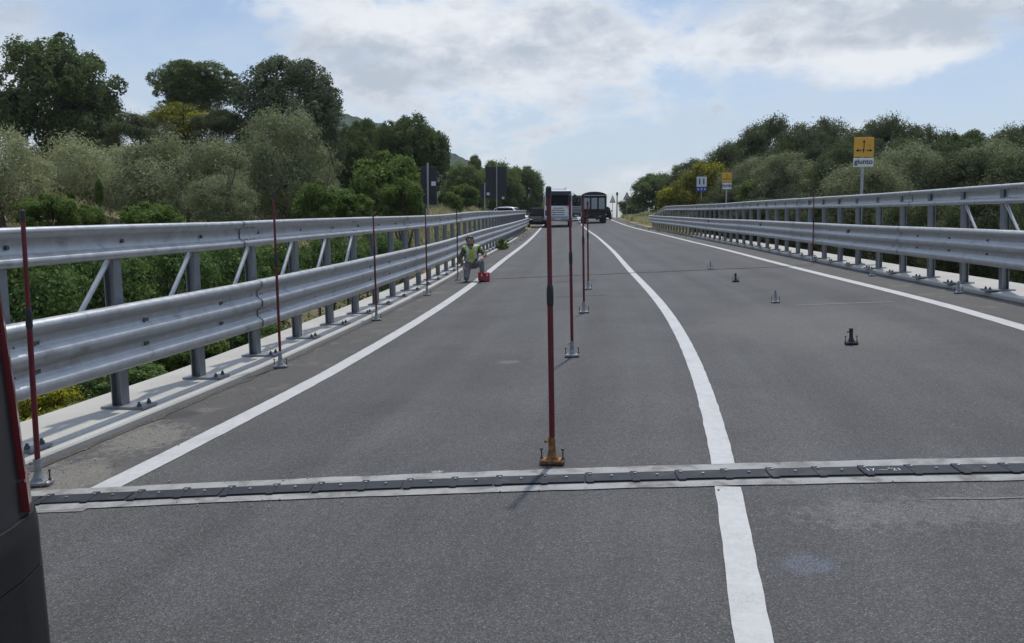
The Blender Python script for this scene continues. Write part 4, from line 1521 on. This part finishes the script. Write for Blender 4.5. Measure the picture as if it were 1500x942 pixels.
giunto_sign(1266, 201, 230, 231.5, 244.5, 18.3, 5.2, 'yellow square sign over a white giunto plate, the nearer and larger one')
giunto_sign(1065, 253, 267, 268, 277, 34.5, 5.25, 'yellow square sign over a white giunto plate, the farther and smaller one')

d = 48.0
tp = unproj(1028, 259, d)
root = thing('distance_sign', 'white and blue sign with two black strokes, left of the far yellow sign', 'road sign', (tp.x, d, ground(tp.x, d)), -0.1)
z0 = tp.z - root.location.z
b = MB(); b.cbox((0, 0, z0 - 0.30), (0.60, 0.014, 0.60), 0.004); b.build('panel', white_sign, root)
b = MB(); b.cbox((0, 0, z0 - 0.755), (0.64, 0.014, 0.29), 0.004); bl = b.build('plate', blue_sign, root)
t = link('number', text_mesh('11', 0.50, 0.001, black_ink, True), root)
t.location = (0, -0.0095, z0 - 0.30); t.rotation_euler = (math.pi / 2, 0, 0)
b = MB()
for x in (-0.2, 0, 0.2):
    b.box((x, -0.009, z0 - 0.75), (0.09, 0.003, 0.09))
b.build('symbol', white_sign, bl)
sign_pole(root, z0 - 0.05, 0.03)


def tri_sign(px, yt, yb, half_px, dist, u, label):
    top = unproj(px, yt, dist); bot = unproj(px, yb, dist)
    g = max(ground(top.x, dist), float(fZ(dist)))
    root = thing('warning_sign', label, 'road sign', (top.x, dist, g), -head(dist), 'triangular warning signs')
    w = half_px / FPX * dist
    a, c = bot.z - g, top.z - g
    def tri(k):
        m = a + (c - a) * 0.36
        return [(-w * k, m + (a - m) * k), (w * k, m + (a - m) * k), (0, m + (c - m) * k)]
    b = MB(); b.prism(tri(1.0), 'y', -0.008, 0.008); b.build('border', red_sign, root, bevel=0.01)
    b = MB(); b.prism(tri(0.66), 'y', -0.012, -0.0085); b.build('panel', white_sign, root)
    b = MB(); h = c - a
    b.box((-w * .14, -0.014, a + h * .26), (w * .12, 0.003, h * .22)); b.box((w * .16, -0.014, a + h * .30), (w * .12, 0.003, h * .30))
    b.build('symbol', black_ink, root)
    sign_pole(root, c - h * 0.25, 0.035)


tri_sign(918.5, 281, 292.5, 5.8, 86, 5.2, 'triangular warning sign, the nearer one above the right verge')
tri_sign(897.5, 285.5, 297, 4.4, 112, 5.1, 'triangular warning sign, the farther one beside the tipper lorry')
tp = unproj(904, 283.5, 108)
g = ground(tp.x, 108)
root = thing('utility_post', 'slim dark post standing between the two triangular signs', 'post', (tp.x, 108, g))
b = MB(); b.tube([(0, 0, -0.2), (0, 0, tp.z - g)], [0.09, 0.07], 10); b.build('shaft', sign_back, root)
b = MB(); b.cbox((0, 0, tp.z - g - 0.05), (0.26, 0.2, 0.45), 0.03); b.build('cap_box', sign_back, root)


def back_sign(x0, x1, yt, yb, post_x, post_top, dist, label, sticker):
    a = unproj(x0, yt, dist); c = unproj(x1, yb, dist)
    px = unproj(post_x, post_top, dist)
    g = ground(px.x, dist)
    root = thing('road_sign', label, 'road sign', (px.x, dist, g), 0, 'road signs seen from behind')
    b = MB()
    b.cbox(((a.x + c.x) / 2 - px.x, 0.05, (a.z + c.z) / 2 - g), (c.x - a.x, 0.02, a.z - c.z), 0.005)
    b.build('panel', sign_back, root)
    b = MB()
    for k in (0.2, 0.5, 0.8):
        b.box(((a.x + c.x) / 2 - px.x, 0.032, c.z + (a.z - c.z) * k - g), ((c.x - a.x) * 0.94, 0.016, 0.05))
    b.build('stiffener', sign_back, root)
    b = MB()
    st = unproj(sticker[0], sticker[1], dist)
    ss = sticker[2] / FPX * dist
    b.box((st.x - px.x, 0.0205, st.z - g), (ss, 0.003, ss * .95))
    b.build('sticker', white_sign, root)
    sign_pole(root, px.z - g, 0.045, y=-0.02)


back_sign(616, 640, 244, 300, 626.5, 239, 36, 'tall narrow dark sign back with white sticker, nearest on the left', (635, 269, 6.5))
back_sign(704, 716.5, 269, 290.5, 710, 268, 52, 'small dark sign back overlapping the large square one', (715, 284, 4))
back_sign(711.5, 742, 244, 291, 727.5, 243, 60, 'large square dark sign back before the far trees', (737, 290, 3.5))

# ------------------------------------------------------------------ vehicles
def wheel(root, x, y, r, w, rim=True, name='wheel'):
    b = MB()
    b.lathe([(r * 0.62, -w / 2), (r * 0.94, -w / 2), (r, -w / 2 + w * .14), (r, w / 2 - w * .14), (r * 0.94, w / 2), (r * 0.62, w / 2)], (x, y, r), 'x', 24)
    o = auto_smooth(b.build(name, tyre, root))
    if rim:
        c = MB()
        sx = 1 if x > 0 else -1
        c.lathe([(r * 0.60, -w * .42), (r * 0.60, w * .42), (r * .42, w * .40), (r * .2, w * .46), (r * .12, w * .48)], (x, y, r), 'x', 20)
        auto_smooth(c.build('rim', rim_m, o))
    return o


def loft(b, rings):
    n = len(rings[0])
    vs = [p for r in rings for p in r]
    fs = []
    for i in range(len(rings) - 1):
        for k in range(n):
            j = (k + 1) % n
            fs.append((i * n + k, i * n + j, (i + 1) * n + j, (i + 1) * n + k))
    fs.append(tuple(range(n - 1, -1, -1)))
    fs.append(tuple((len(rings) - 1) * n + k for k in range(n)))
    b.add(vs, fs)


def rrect(w, z0, z1, r, y, wt=None, n=4):
    """Rounded rectangle ring across the vehicle at y; wt = half width at the top."""
    wt = wt or w
    pts = []
    for cx, cz, a0, ww in ((1, 1, 0, wt), (-1, 1, 90, wt), (-1, -1, 180, w), (1, -1, 270, w)):
        for k in range(n + 1):
            a = D2R(a0 + 90 * k / n)
            x = cx * (ww - r) + r * math.cos(a)
            z = (z1 - r if cz > 0 else z0 + r) + r * math.sin(a)
            pts.append((x, y, z))
    return pts


def car(paint_m, loc, rz, label, tall=0.0):
    """Five-door car, front towards -y."""
    root = thing('parked_car', label, 'car', loc, rz)
    b = MB()
    bod = [(-2.05, .62, .42, .60), (-1.95, .78, .30, .72), (-1.5, .86, .24, .82), (-0.9, .88, .22, .93 + tall * .3), (0.0, .89, .22, .96 + tall * .3), (1.2, .88, .22, .98 + tall * .3), (1.85, .85, .28, .98 + tall * .3), (2.02, .76, .40, .90)]
    loft(b, [rrect(w, z0, z1, min(.12, (z1 - z0) * .35), y, w - .04) for y, w, z0, z1 in bod])
    body = auto_smooth(b.build('body', paint_m, root), 45)
    c = MB()
    t = 1.45 + tall
    cab = [(-0.98, .74, .90, .96 + tall * .3), (-0.35, .72, .90, t - .08), (0.2, .71, .90, t), (1.1, .70, .90, t - .02), (1.55, .70, .90, t - .14), (1.93, .70, .90, .99 + tall * .3)]
    loft(c, [rrect(w, z0, z1, min(.10, (z1 - z0) * .4), y, max(.5, w - .10 * (z1 - .9) / .5)) for y, w, z0, z1 in cab])
    auto_smooth(c.build('cabin', paint_m, root), 45)
    g = MB()
    zt, zb = t - .11, 1.0 + tall * .3
    g.add([(-.60, -.93, zb), (.60, -.93, zb), (.54, -.42, zt), (-.54, -.42, zt)], [(0, 1, 2, 3)])
    g.M = Matrix.Translation((0, -0.012, 0.012))
    g.build('windscreen', glass_dark, root, fix=False)
    g = MB()
    g.add([(.58, 1.975, zb), (-.58, 1.975, zb), (-.52, 1.63, zt), (.52, 1.63, zt)], [(0, 1, 2, 3)])
    g.build('rear_window', glass_dark, root, fix=False)
    for sx in (-1, 1):
        g = MB()
        xb, xt = sx * .752, sx * .672
        q = [(xb, -.75, zb), (xb, 1.6, zb), (xt, 1.35, zt - .02), (xt, -.28, zt - .02)]
        g.add(q, [(0, 1, 2, 3) if sx > 0 else (3, 2, 1, 0)])
        g.build('side_window', glass_dark, root, fix=False)
        m = MB(); m.cbox((sx * .98, -.62, 1.03 + tall * .3), (.2, .1, .13), .03); m.build('mirror', paint_m, root)
        h = MB(); h.cbox((sx * .62, -1.955, .66), (.3, .10, .13), .03); h.build('headlight', lamp_clear, root)
        r = MB(); r.cbox((sx * .70, 1.965, .84), (.2, .10, .18), .03); r.build('tail_light', lamp_red, root)
        for y in (-1.28, 1.28):
            wheel(root, sx * .80, y, .31, .2)
    p = MB(); p.cbox((0, -2.055, .52), (.9, .05, .14), .02); p.build('grille', black_plastic, root)
    p = MB(); p.cbox((0, 2.03, .62), (.52, .02, .11), .005); p.build('number_plate', white_sign, root)
    return root


s = 72.0
car(dark_car, RP(s, -4.15, 0.02), -head(s) + 0.05, 'dark car stopped beside the white lorry at the end of the left barrier', 0.32)
p = unproj(750, 311, 74)
car(white_car, (p.x, 74, float(fZ(74)) + 0.06), -head(s) + 1.2, 'white car behind the left barrier, only its roof showing', 0.22)
s = 96.0
car(dark_car, RP(s, 3.0, 0.0), -head(s) + math.pi, 'dark car ahead of the tipper lorry near the right verge', 0.1)


def truck_cab(root, pm, z0=0.0, w=2.46):
    """Cab-over lorry cab, front at y=0 facing -y."""
    b = MB()
    rings = [(0.0, w / 2 - .10, .62, 2.80), (0.10, w / 2, .50, 2.98), (0.5, w / 2, .50, 3.06), (1.9, w / 2, .50, 3.08), (2.0, w / 2 - .04, .52, 3.02)]
    loft(b, [rrect(a, c, d, .16, y, a - .07) for y, a, c, d in rings])
    auto_smooth(b.build('cab', pm, root), 40)
    g = MB(); g.prism([(-1.10, 1.74), (1.10, 1.74), (1.06, 2.72), (-1.06, 2.72)], 'y', -0.03, 0.02); g.build('windscreen', glass_dark, root, bevel=.03)
    v = MB(); v.prism([(-0.22, 2.62), (-0.16, 2.90), (0.06, 2.93), (0.06, 2.66)], 'x', -1.10, 1.10); v.build('sun_visor', black_plastic, root)
    f = MB(); f.cbox((0, -0.015, 1.28), (1.36, .05, .92), .02); gr = f.build('grille', pm, root)
    sl = MB()
    for z in (1.02, 1.20, 1.38, 1.55):
        sl.box((0, -0.045, z), (1.12 if z < 1.5 else .8, .025, .055))
    sl.build('slot', black_plastic, gr)
    bm = MB(); bm.cbox((0, -0.06, .74), (w, .24, .38), .06); bp = bm.build('bumper', grey_truck if pm is not grey_truck else chassis_m, root)
    for sx in (-1, 1):
        h = MB(); h.cbox((sx * 1.0, -0.16, .80), (.34, .08, .18), .03); h.build('headlight', lamp_clear, root)
        h = MB(); h.cbox((sx * 1.04, -0.05, 1.12), (.18, .06, .50), .02); h.build('corner_panel', chassis_m, root)
        m = MB()
        m.tube([(sx * 1.2, .06, 2.72), (sx * 1.42, -.06, 2.72), (sx * 1.44, -.08, 2.64)], .022, 6)
        m.tube([(sx * 1.2, .06, 1.95), (sx * 1.40, -.06, 1.95)], .018, 6)
        m.cbox((sx * 1.45, -.05, 2.33), (.26, .14, .66), .04)
        m.build('mirror', black_plastic, root)
        w1 = MB(); w1.prism([(.25, 1.80), (1.15, 1.80), (1.15, 2.55), (.40, 2.55)], 'x', sx * (w / 2 - .03) - .012, sx * (w / 2 - .03) + .012); w1.build('side_window', glass_dark, root)
        wp = MB(); wp.tube([(sx * .5, -.05, 1.80), (sx * .1, -.06, 1.98)], .012, 5); wp.build('wiper', black_plastic, root)
    n = MB(); n.box((0, -.186, .66), (.52, .012, .11)); n.build('number_plate', white_sign, bp)


# white tipper facing the camera
s = 70.0
root = thing('white_lorry', 'white cab lorry facing the camera with roof beacons', 'lorry', RP(s, -2.25, 0.0), -head(s))
root.scale = (1.02, 1, 1.09)
truck_cab(root, white_car)
b = MB()
for x in (-.75, .62):
    b.tube([(x, .75, 3.07), (x, .75, 3.24)], .075, 10)
b.cbox((0, .75, 3.12), (1.1, .22, .07), .02)
b.build('beacon_bar', lamp_clear, root)
b = MB(); b.cbox((0, 4.9, 1.95), (2.5, 5.2, 1.5), .05)
for k in range(7):
    b.box((0, 2.5 + k * .8, 1.95), (2.56, .09, 1.45))
b.build('tipper_body', grey_truck, root)
b = MB(); b.box((0, 4.2, .85), (.9, 7.2, .3)); b.build('chassis', chassis_m, root)
for y in (.85, 4.6, 6.0):
    for sx in (-1, 1):
        wheel(root, sx * 1.04, y, .50, .34)

# tipper seen from behind
s = 79.0
root = thing('tipper_lorry', 'grey tipper lorry seen from behind with dark arched tarpaulin', 'lorry', RP(s, 1.30, 0.0), -head(s) + math.pi)
# built facing -y, so its rear lies towards +y; rear face at y = 0
b = MB(); b.cbox((0, -2.9, 1.95), (2.44, 5.6, 1.60), .05)
b.build('tipper_body', chassis_m, root)
b = MB()
for x in (-.74, 0.0, .74):
    b.cbox((x, -0.078, 2.0), (.58, .03, 1.12), .01)
b.build('tailgate_panel', grey_truck, root)
b = MB()
for x in (-1.17, -.37, .37, 1.17):
    b.box((x, -0.05, 1.95), (.12, .10, 1.6))
b.box((0, -0.05, 2.72), (2.46, .12, .12)); b.box((0, -0.05, 1.28), (2.4, .10, .14))
b.build('tailgate_frame', chassis_m, root)
b = MB()
b.prism([(1.26 * math.cos(a), 2.76 + .42 * math.sin(a)) for a in np.linspace(0, math.pi, 15)], 'y', -5.6, -.12)
auto_smooth(b.build('tarpaulin', tarp_m, root))
b = MB(); b.box((0, -0.06, 2.80), (2.5, .06, .05)); b.build('top_rail', white_sign, root)
b = MB(); b.box((0, -3.2, .85), (1.0, 6.2, .35)); b.cbox((0, -.25, .55), (2.35, .12, .16), .02); b.box((0, -.5, .95), (2.2, .9, .3)); b.build('chassis', chassis_m, root)
for x in (-.98, .98):
    b = MB(); b.cbox((x, -.16, .74), (.34, .08, .15), .02); b.build('tail_light', lamp_red, root)
    b = MB(); b.box((x, -.5, .42), (.5, .02, .5)); b.build('mud_flap', black_plastic, root)
    for y in (-1.15, -2.5, -6.6):
        wheel(root, x * 1.03, y, .50, .38)
cabr = MB(); loft(cabr, [rrect(1.2, .6, 2.9, .15, y) for y in (-7.6, -5.85)]); auto_smooth(cabr.build('cab', white_car, root), 40)
for x in (-1, 1):
    m = MB(); m.tube([(x * 1.15, -7.4, 2.6), (x * 1.45, -7.45, 2.6)], .02, 6); m.cbox((x * 1.46, -7.42, 2.25), (.26, .12, .6), .04); m.build('mirror', black_plastic, root)
b = MB(); b.box((0, -.1, .97), (.5, .014, .11)); b.build('number_plate', white_sign, root)

# light grey lorry standing between and behind the two
s = 91.0
root = thing('grey_lorry', 'light grey lorry half hidden between the two front lorries', 'lorry', RP(s, -0.35, 0.0), -head(s))
truck_cab(root, grey_truck, w=2.3)
b = MB(); b.cbox((0, 4.4, 2.0), (2.3, 4.4, 1.7), .05); b.build('load_body', grey_truck, root)
b = MB(); b.box((0, 3.9, .85), (.9, 6.4, .3)); b.build('chassis', chassis_m, root)
for y in (.85, 5.3):
    for sx in (-1, 1):
        wheel(root, sx * .98, y, .48, .32)

# dark van beside the camera: only its rear corner is in view
VA = head(1.2) * 0.0
root = thing('parked_van', 'dark van with red tail light cut off by the left picture edge', 'van', (-1.86, -0.6, float(fZ(0.5)) - 0.05), 0)
vz = root.location.z
_vp = [unproj(x, y, 1.42) for x, y in ((82, 1080), (79, 1010), (75, 942), (66, 850), (58, 765), (50, 735), (27, 560), (7, 430), (-10, 330), (-40, 180))]
def van_x(z):          # right-hand side of the body: straight below the belt, leaning in above it
    return 1.86 + 0.016 + float(np.interp(z, [p.z for p in _vp], [p.x for p in _vp]))
def van_z(y): return unproj(40, y, 1.43).z - vz
YB = 2.08              # rear face in van space (camera distance 1.48)
def ring(y, inset, zs, shift=0.0):
    return [(van_x(z + vz) - inset + shift, y, z) for z in zs] + [(-van_x(z + vz) + inset - shift, y, z) for z in zs[::-1]]
zs = list(np.linspace(0.32, 1.98, 14))
b = MB()
prof = [(-2.55, .35), (-2.45, .2), (-2.2, .08), (-1.6, .0), (0.0, 0.0), (1.6, 0.0), (YB - .16, 0.0), (YB - .09, .012), (YB - .04, .04), (YB - .01, .085), (YB, .15)]
rings = []
for y, ins in prof:
    zz = [min(z, 1.98 if y > -1.2 else 1.98 - (-1.2 - y) * .72) for z in zs]
    rings.append([(van_x(z + vz) - ins, y, z) for z in zz] + [(-van_x(z + vz) + ins, y, z) for z in zz[::-1]])
loft(b, rings)
auto_smooth(b.build('body', van_dark, root), 40)


def wrap(name, m, z0, z1, y0, proud, x_in=0.0, parent=None, lean=0.0, nz=12):
    """A panel wrapped round the right rear corner, standing proud of the body."""
    ys = [p for p in prof if p[0] >= YB - .16]
    path = [(y0, 0.0)] + [q for q in ys if q[0] > y0]
    if x_in: path.append((YB, x_in))
    vs, fs = [], []
    n = len(path)
    zz = np.linspace(z0, z1, nz)
    for lay in (proud, -.01):
        for z in zz:
            for i, (y, ins) in enumerate(path):
                yy = y + (lean * (z - z0) if i == 0 else 0) + (lay if i > n - 4 else lay * .3)
                vs.append((van_x(z + vz) - ins + lay * (1 if i < n - 1 else .2), yy, z))
    q = len(zz) * n
    for k in range(len(zz) - 1):
        for i in range(n - 1):
            a = k * n + i
            fs.append((a, a + 1, a + n + 1, a + n))
            fs.append((q + a, q + a + n, q + a + n + 1, q + a + 1))
        for i in (0, n - 1):
            a = k * n + i
            fs.append((a, a + n, q + a + n, q + a))
    for k in (0, len(zz) - 1):
        for i in range(n - 1):
            a = k * n + i
            fs.append((a, a + 1, q + a + 1, q + a))
    bb = MB(); bb.add(vs, fs)
    return auto_smooth(bb.build(name, m, parent or root), 50)


wrap('tail_light', lamp_red, van_z(688), van_z(400), YB - .105, .003, .18)
wrap('lamp_lens', lamp_red, van_z(733), van_z(691), YB - .110, .006, .18)
wrap('lamp_surround', black_plastic, van_z(738), van_z(392), YB - .30, .0015, .0)
wrap('bumper', bumper_m, van_z(812), van_z(739), YB - .30, .008, .35, nz=12)
wrap('lower_bumper', bumper_m, 0.30, van_z(814), YB - .30, .0085, .35, nz=26)
b = MB()
b.prism([(-1.3, .36), (YB - .175, .36), (YB - .185, .86), (-1.3, .92)], 'x', 1.86 - .885, 1.86 - .868)
b.build('side_panel', van_pale, root, bevel=.006)
for sx in (1, -1):
    g = MB(); g.prism([(-1.1, 1.22), (1.5, 1.22), (1.45, 1.72), (-.75, 1.72)], 'x', sx * .862 - .012, sx * .862 + .012)
    g.M = None
    o = g.build('side_window', glass_dark, root)
    o.rotation_euler = (0, sx * -0.19, 0); o.location = (sx * (.283), 0, .02)
    for y in (-1.55, 1.25):
        wheel(root, sx * .84, y, .33, .22)
r = MB(); r.cbox((-.0, YB + .002, 1.45), (1.2, .02, .5), .006); r.build('rear_window', glass_dark, root)

# ------------------------------------------------------------------ the worker and the red toolbox
def person(loc, rz):
    J = {  # joint: (position, radius x, radius y)
        'pelvis': ((0, .06, .40), .15, .12), 'waist': ((0, .03, .52), .145, .115), 'chest': ((-.01, -.01, .68), .175, .125), 'upper': ((-.015, -.03, .79), .14, .095),
        'neck': ((-.03, -.045, .865), .058, .058), 'jaw': ((-.04, -.07, .925), .072, .078), 'head': ((-.045, -.06, 1.00), .082, .096), 'crown': ((-.045, -.045, 1.075), .062, .07),
        'nose': ((-.045, -.175, .972), .012, .012),
        'hip_l': ((-.10, .03, .38), .098, .098), 'knee_l': ((-.13, -.30, .085), .070, .070), 'shin_l': ((-.13, -.08, .08), .062, .062), 'ankle_l': ((-.125, .13, .075), .048, .048), 'toe_l': ((-.125, .20, .03), .04, .035),
        'hip_r': ((.10, .03, .38), .098, .098), 'knee_r': ((.23, -.36, .50), .072, .072), 'shin_r': ((.24, -.33, .32), .062, .062), 'ankle_r': ((.25, -.29, .10), .05, .05), 'toe_r': ((.27, -.46, .04), .045, .035),
        'sh_l': ((-.185, -.02, .785), .068, .068), 'elb_l': ((-.27, -.05, .54), .05, .05), 'wri_l': ((-.21, -.24, .40), .034, .034), 'palm_l': ((-.19, -.31, .36), .036, .022),
        'sh_r': ((.165, -.04, .79), .068, .068), 'elb_r': ((.33, -.17, .64), .05, .05), 'wri_r': ((.26, -.37, .60), .034, .034), 'palm_r': ((.235, -.43, .585), .036, .022),
    }
    E = [('pelvis', 'waist'), ('waist', 'chest'), ('chest', 'upper'), ('upper', 'neck'), ('neck', 'jaw'), ('jaw', 'head'), ('head', 'crown'), ('jaw', 'nose'),
         ('pelvis', 'hip_l'), ('hip_l', 'knee_l'), ('knee_l', 'shin_l'), ('shin_l', 'ankle_l'), ('ankle_l', 'toe_l'), ('pelvis', 'hip_r'), ('hip_r', 'knee_r'), ('knee_r', 'shin_r'), ('shin_r', 'ankle_r'), ('ankle_r', 'toe_r'),
         ('upper', 'sh_l'), ('sh_l', 'elb_l'), ('elb_l', 'wri_l'), ('wri_l', 'palm_l'), ('upper', 'sh_r'), ('sh_r', 'elb_r'), ('elb_r', 'wri_r'), ('wri_r', 'palm_r')]
    for side in ('l', 'r'):
        P = Vector(J['palm_' + side][0]); Wr = Vector(J['wri_' + side][0])
        f = (P - Wr).normalized()
        lat = f.cross(Vector((0, 0, 1))).normalized()
        for k, (o, ln) in enumerate(((-.03, .055), (-.011, .068), (.009, .066), (.028, .05))):
            a = P + f * .03 + lat * o
            bnd = a + f * ln * .55 + Vector((0, 0, -.008)); tip = bnd + f * ln * .3 + Vector((0, 0, -.022))
            J[f'f{k}a{side}'] = (tuple(a), .011, .010); J[f'f{k}b{side}'] = (tuple(bnd), .0095, .009); J[f'f{k}c{side}'] = (tuple(tip), .008, .008)
            E += [('palm_' + side, f'f{k}a{side}'), (f'f{k}a{side}', f'f{k}b{side}'), (f'f{k}b{side}', f'f{k}c{side}')]
        sgn = 1 if side == 'l' else -1
        a = P - f * .02 + lat * .042 * sgn; tip = a + f * .04 + lat * .018 * sgn
        J['tha' + side] = (tuple(a), .012, .011); J['thb' + side] = (tuple(tip), .0095, .009)
        E += [('palm_' + side, 'tha' + side), ('tha' + side, 'thb' + side)]
    names = list(J)
    me = bpy.data.meshes.new('body')
    me.from_pydata([J[n][0] for n in names], [(names.index(a), names.index(b)) for a, b in E], [])
    ob = bpy.data.objects.new('body', me)
    COL.objects.link(ob)
    sk = ob.modifiers.new('skin', 'SKIN')
    sk.use_smooth_shade = True
    for i, n in enumerate(names):
        d = me.skin_vertices[0].data[i]
        d.radius = (J[n][1], J[n][2])
        d.use_root = (n == 'pelvis')
    sb = ob.modifiers.new('sub', 'SUBSURF'); sb.levels = 2; sb.render_levels = 2
    dg = bpy.context.evaluated_depsgraph_get()
    full = bpy.data.meshes.new_from_object(ob.evaluated_get(dg))
    bpy.data.objects.remove(ob)
    full.materials.clear()
    for m in (jacket_m, trouser_m, skin_m, boot_m):
        full.materials.append(m)
    part = {}
    for a, b_ in E:
        for n in (a, b_):
            if n.startswith(('hip', 'knee', 'shin', 'pelvis')): part[n] = 1
            elif n.startswith(('ankle', 'toe')): part[n] = 3
            elif n.startswith(('palm', 'f', 'th', 'jaw', 'head', 'crown', 'nose', 'neck')): part[n] = 2
            else: part[n] = 0
    segs = [(Vector(J[a][0]), Vector(J[b_][0]), part[a], part[b_], (a, b_)) for a, b_ in E]
    bone = []
    for pl_ in full.polygons:
        c = pl_.center
        best = None
        for A, B, ma, mb, nm in segs:
            ab = B - A
            t = max(0, min(1, (c - A).dot(ab) / ab.length_squared))
            dd = (c - (A + ab * t)).length
            if best is None or dd < best[0]:
                best = (dd, ma if t < .5 else mb, nm)
        pl_.material_index = best[1]
        pl_.use_smooth = True
        bone.append(best[2])
    root = thing('person', 'worker in yellow green vest kneeling by the left kerb beside a red box', 'person', loc, rz)
    link('body', full, root)

    def shell(name, test, off, m, m2=None, test2=None):
        vs, fs, mi, idx = [], [], [], {}
        for pl_, bn in zip(full.polygons, bone):
            if not test(pl_.center, bn): continue
            f = []
            for v in pl_.vertices:
                if v not in idx:
                    idx[v] = len(vs)
                    vv = full.vertices[v]
                    vs.append(tuple(vv.co + vv.normal * off))
                f.append(idx[v])
            fs.append(f); mi.append(1 if (test2 and test2(pl_.center)) else 0)
        mm = bpy.data.meshes.new(name)
        mm.from_pydata(vs, [], fs)
        mm.materials.append(m)
        if m2: mm.materials.append(m2)
        mm.polygons.foreach_set('material_index', mi)
        mm.polygons.foreach_set('use_smooth', [True] * len(fs))
        o = link(name, mm, root)
        sd = o.modifiers.new('thickness', 'SOLIDIFY'); sd.thickness = 0.012; sd.offset = 1
        return o
    torso = {'pelvis', 'waist', 'chest', 'upper'}
    shell('vest', lambda c, b_: (b_[0] in torso and (b_[1] in torso or b_[1].startswith('sh_'))) and .42 < c.z < .86 and abs(c.x) < .21, .014, vest_m, stripe_m,
          lambda c: .50 < c.z < .545 or (abs(abs(c.x + .01) - .09) < .022 and c.z > .54))
    shell('hair', lambda c, b_: b_[1] in ('head', 'crown', 'jaw') and (c.z > 1.035 or (c.y > -.05 and c.z > .93)), .010, hair_m)
    shell('beard', lambda c, b_: b_[1] in ('jaw', 'head', 'neck') and c.z < .955 and c.y < -.075 and c.z > .87, .006, hair_m)
    ey = MB()
    for x in (-.078, -.012):
        ey.box((x, -.150, 1.003), (.022, .012, .010))
    ey.build('eyes', hair_m, root)
    return root


person(RP(18.6, -3.88, 0.0), 0.05)
s = 18.35
root = thing('red_toolbox', 'small red plastic toolbox on the white line beside the kneeling worker', 'toolbox', RP(s, -3.56, 0.004), 0.12)
b = MB(); b.cbox((0, 0, .085), (.27, .20, .17), .02); b.build('case', box_red, root)
b = MB(); b.cbox((0, 0, .195), (.28, .21, .05), .018); b.build('lid', box_red, root)
b = MB(); b.tube([(-.07, 0, .21), (-.06, 0, .25), (.06, 0, .25), (.07, 0, .21)], .009, 8); b.build('handle', black_plastic, root)
b = MB(); b.box((-.06, -.104, .16), (.035, .012, .05)); b.box((.07, -.104, .16), (.035, .012, .05)); b.build('latch', stripe_m, root)

# loose grit on the near shoulder and along the joint
gr = MB()
rg = random.Random(11)
for i in range(300):
    s_ = 3.9 + abs(rg.gauss(0, 3.2)); u_ = KERB_L + 0.02 + abs(rg.gauss(0, 0.30))
    if rg.random() < 0.22:
        u_ = rg.uniform(-4.3, 4.4); s_ = joint_s(u_) + rg.choice([-0.2, 0.22]) + rg.gauss(0, 0.05)
    q = rg.uniform(0.003, 0.008)
    gr.box(RP(s_, u_, 0.008 + q * 0.3), (q * 1.7, q * 1.2, q), Matrix.Rotation(rg.uniform(0, 3), 3, 'Z') @ Matrix.Rotation(rg.uniform(-.6, .6), 3, 'X'), taper=rg.uniform(.5, .9))
tag(gr.build('grit', rock_m), 'loose grit scattered along the left kerb foot and the joint', 'grit', kind='stuff')

# ------------------------------------------------------------------ thin summer haze
b = MB()
b.box((0, 850, 72), (3100, 2400, 190))
hz = bpy.data.materials.new('thin_haze')
hz.use_nodes = True
T = NT(hz.node_tree)
pv = T.n('ShaderNodeVolumePrincipled', {'Density': 0.00022, 'Anisotropy': 0.2})
pv.inputs['Color'].default_value = (0.80, 0.87, 0.95, 1)
T.n('ShaderNodeOutputMaterial', {'Volume': pv.outputs[0]})
tag(b.build('haze', hz), kind='stuff')
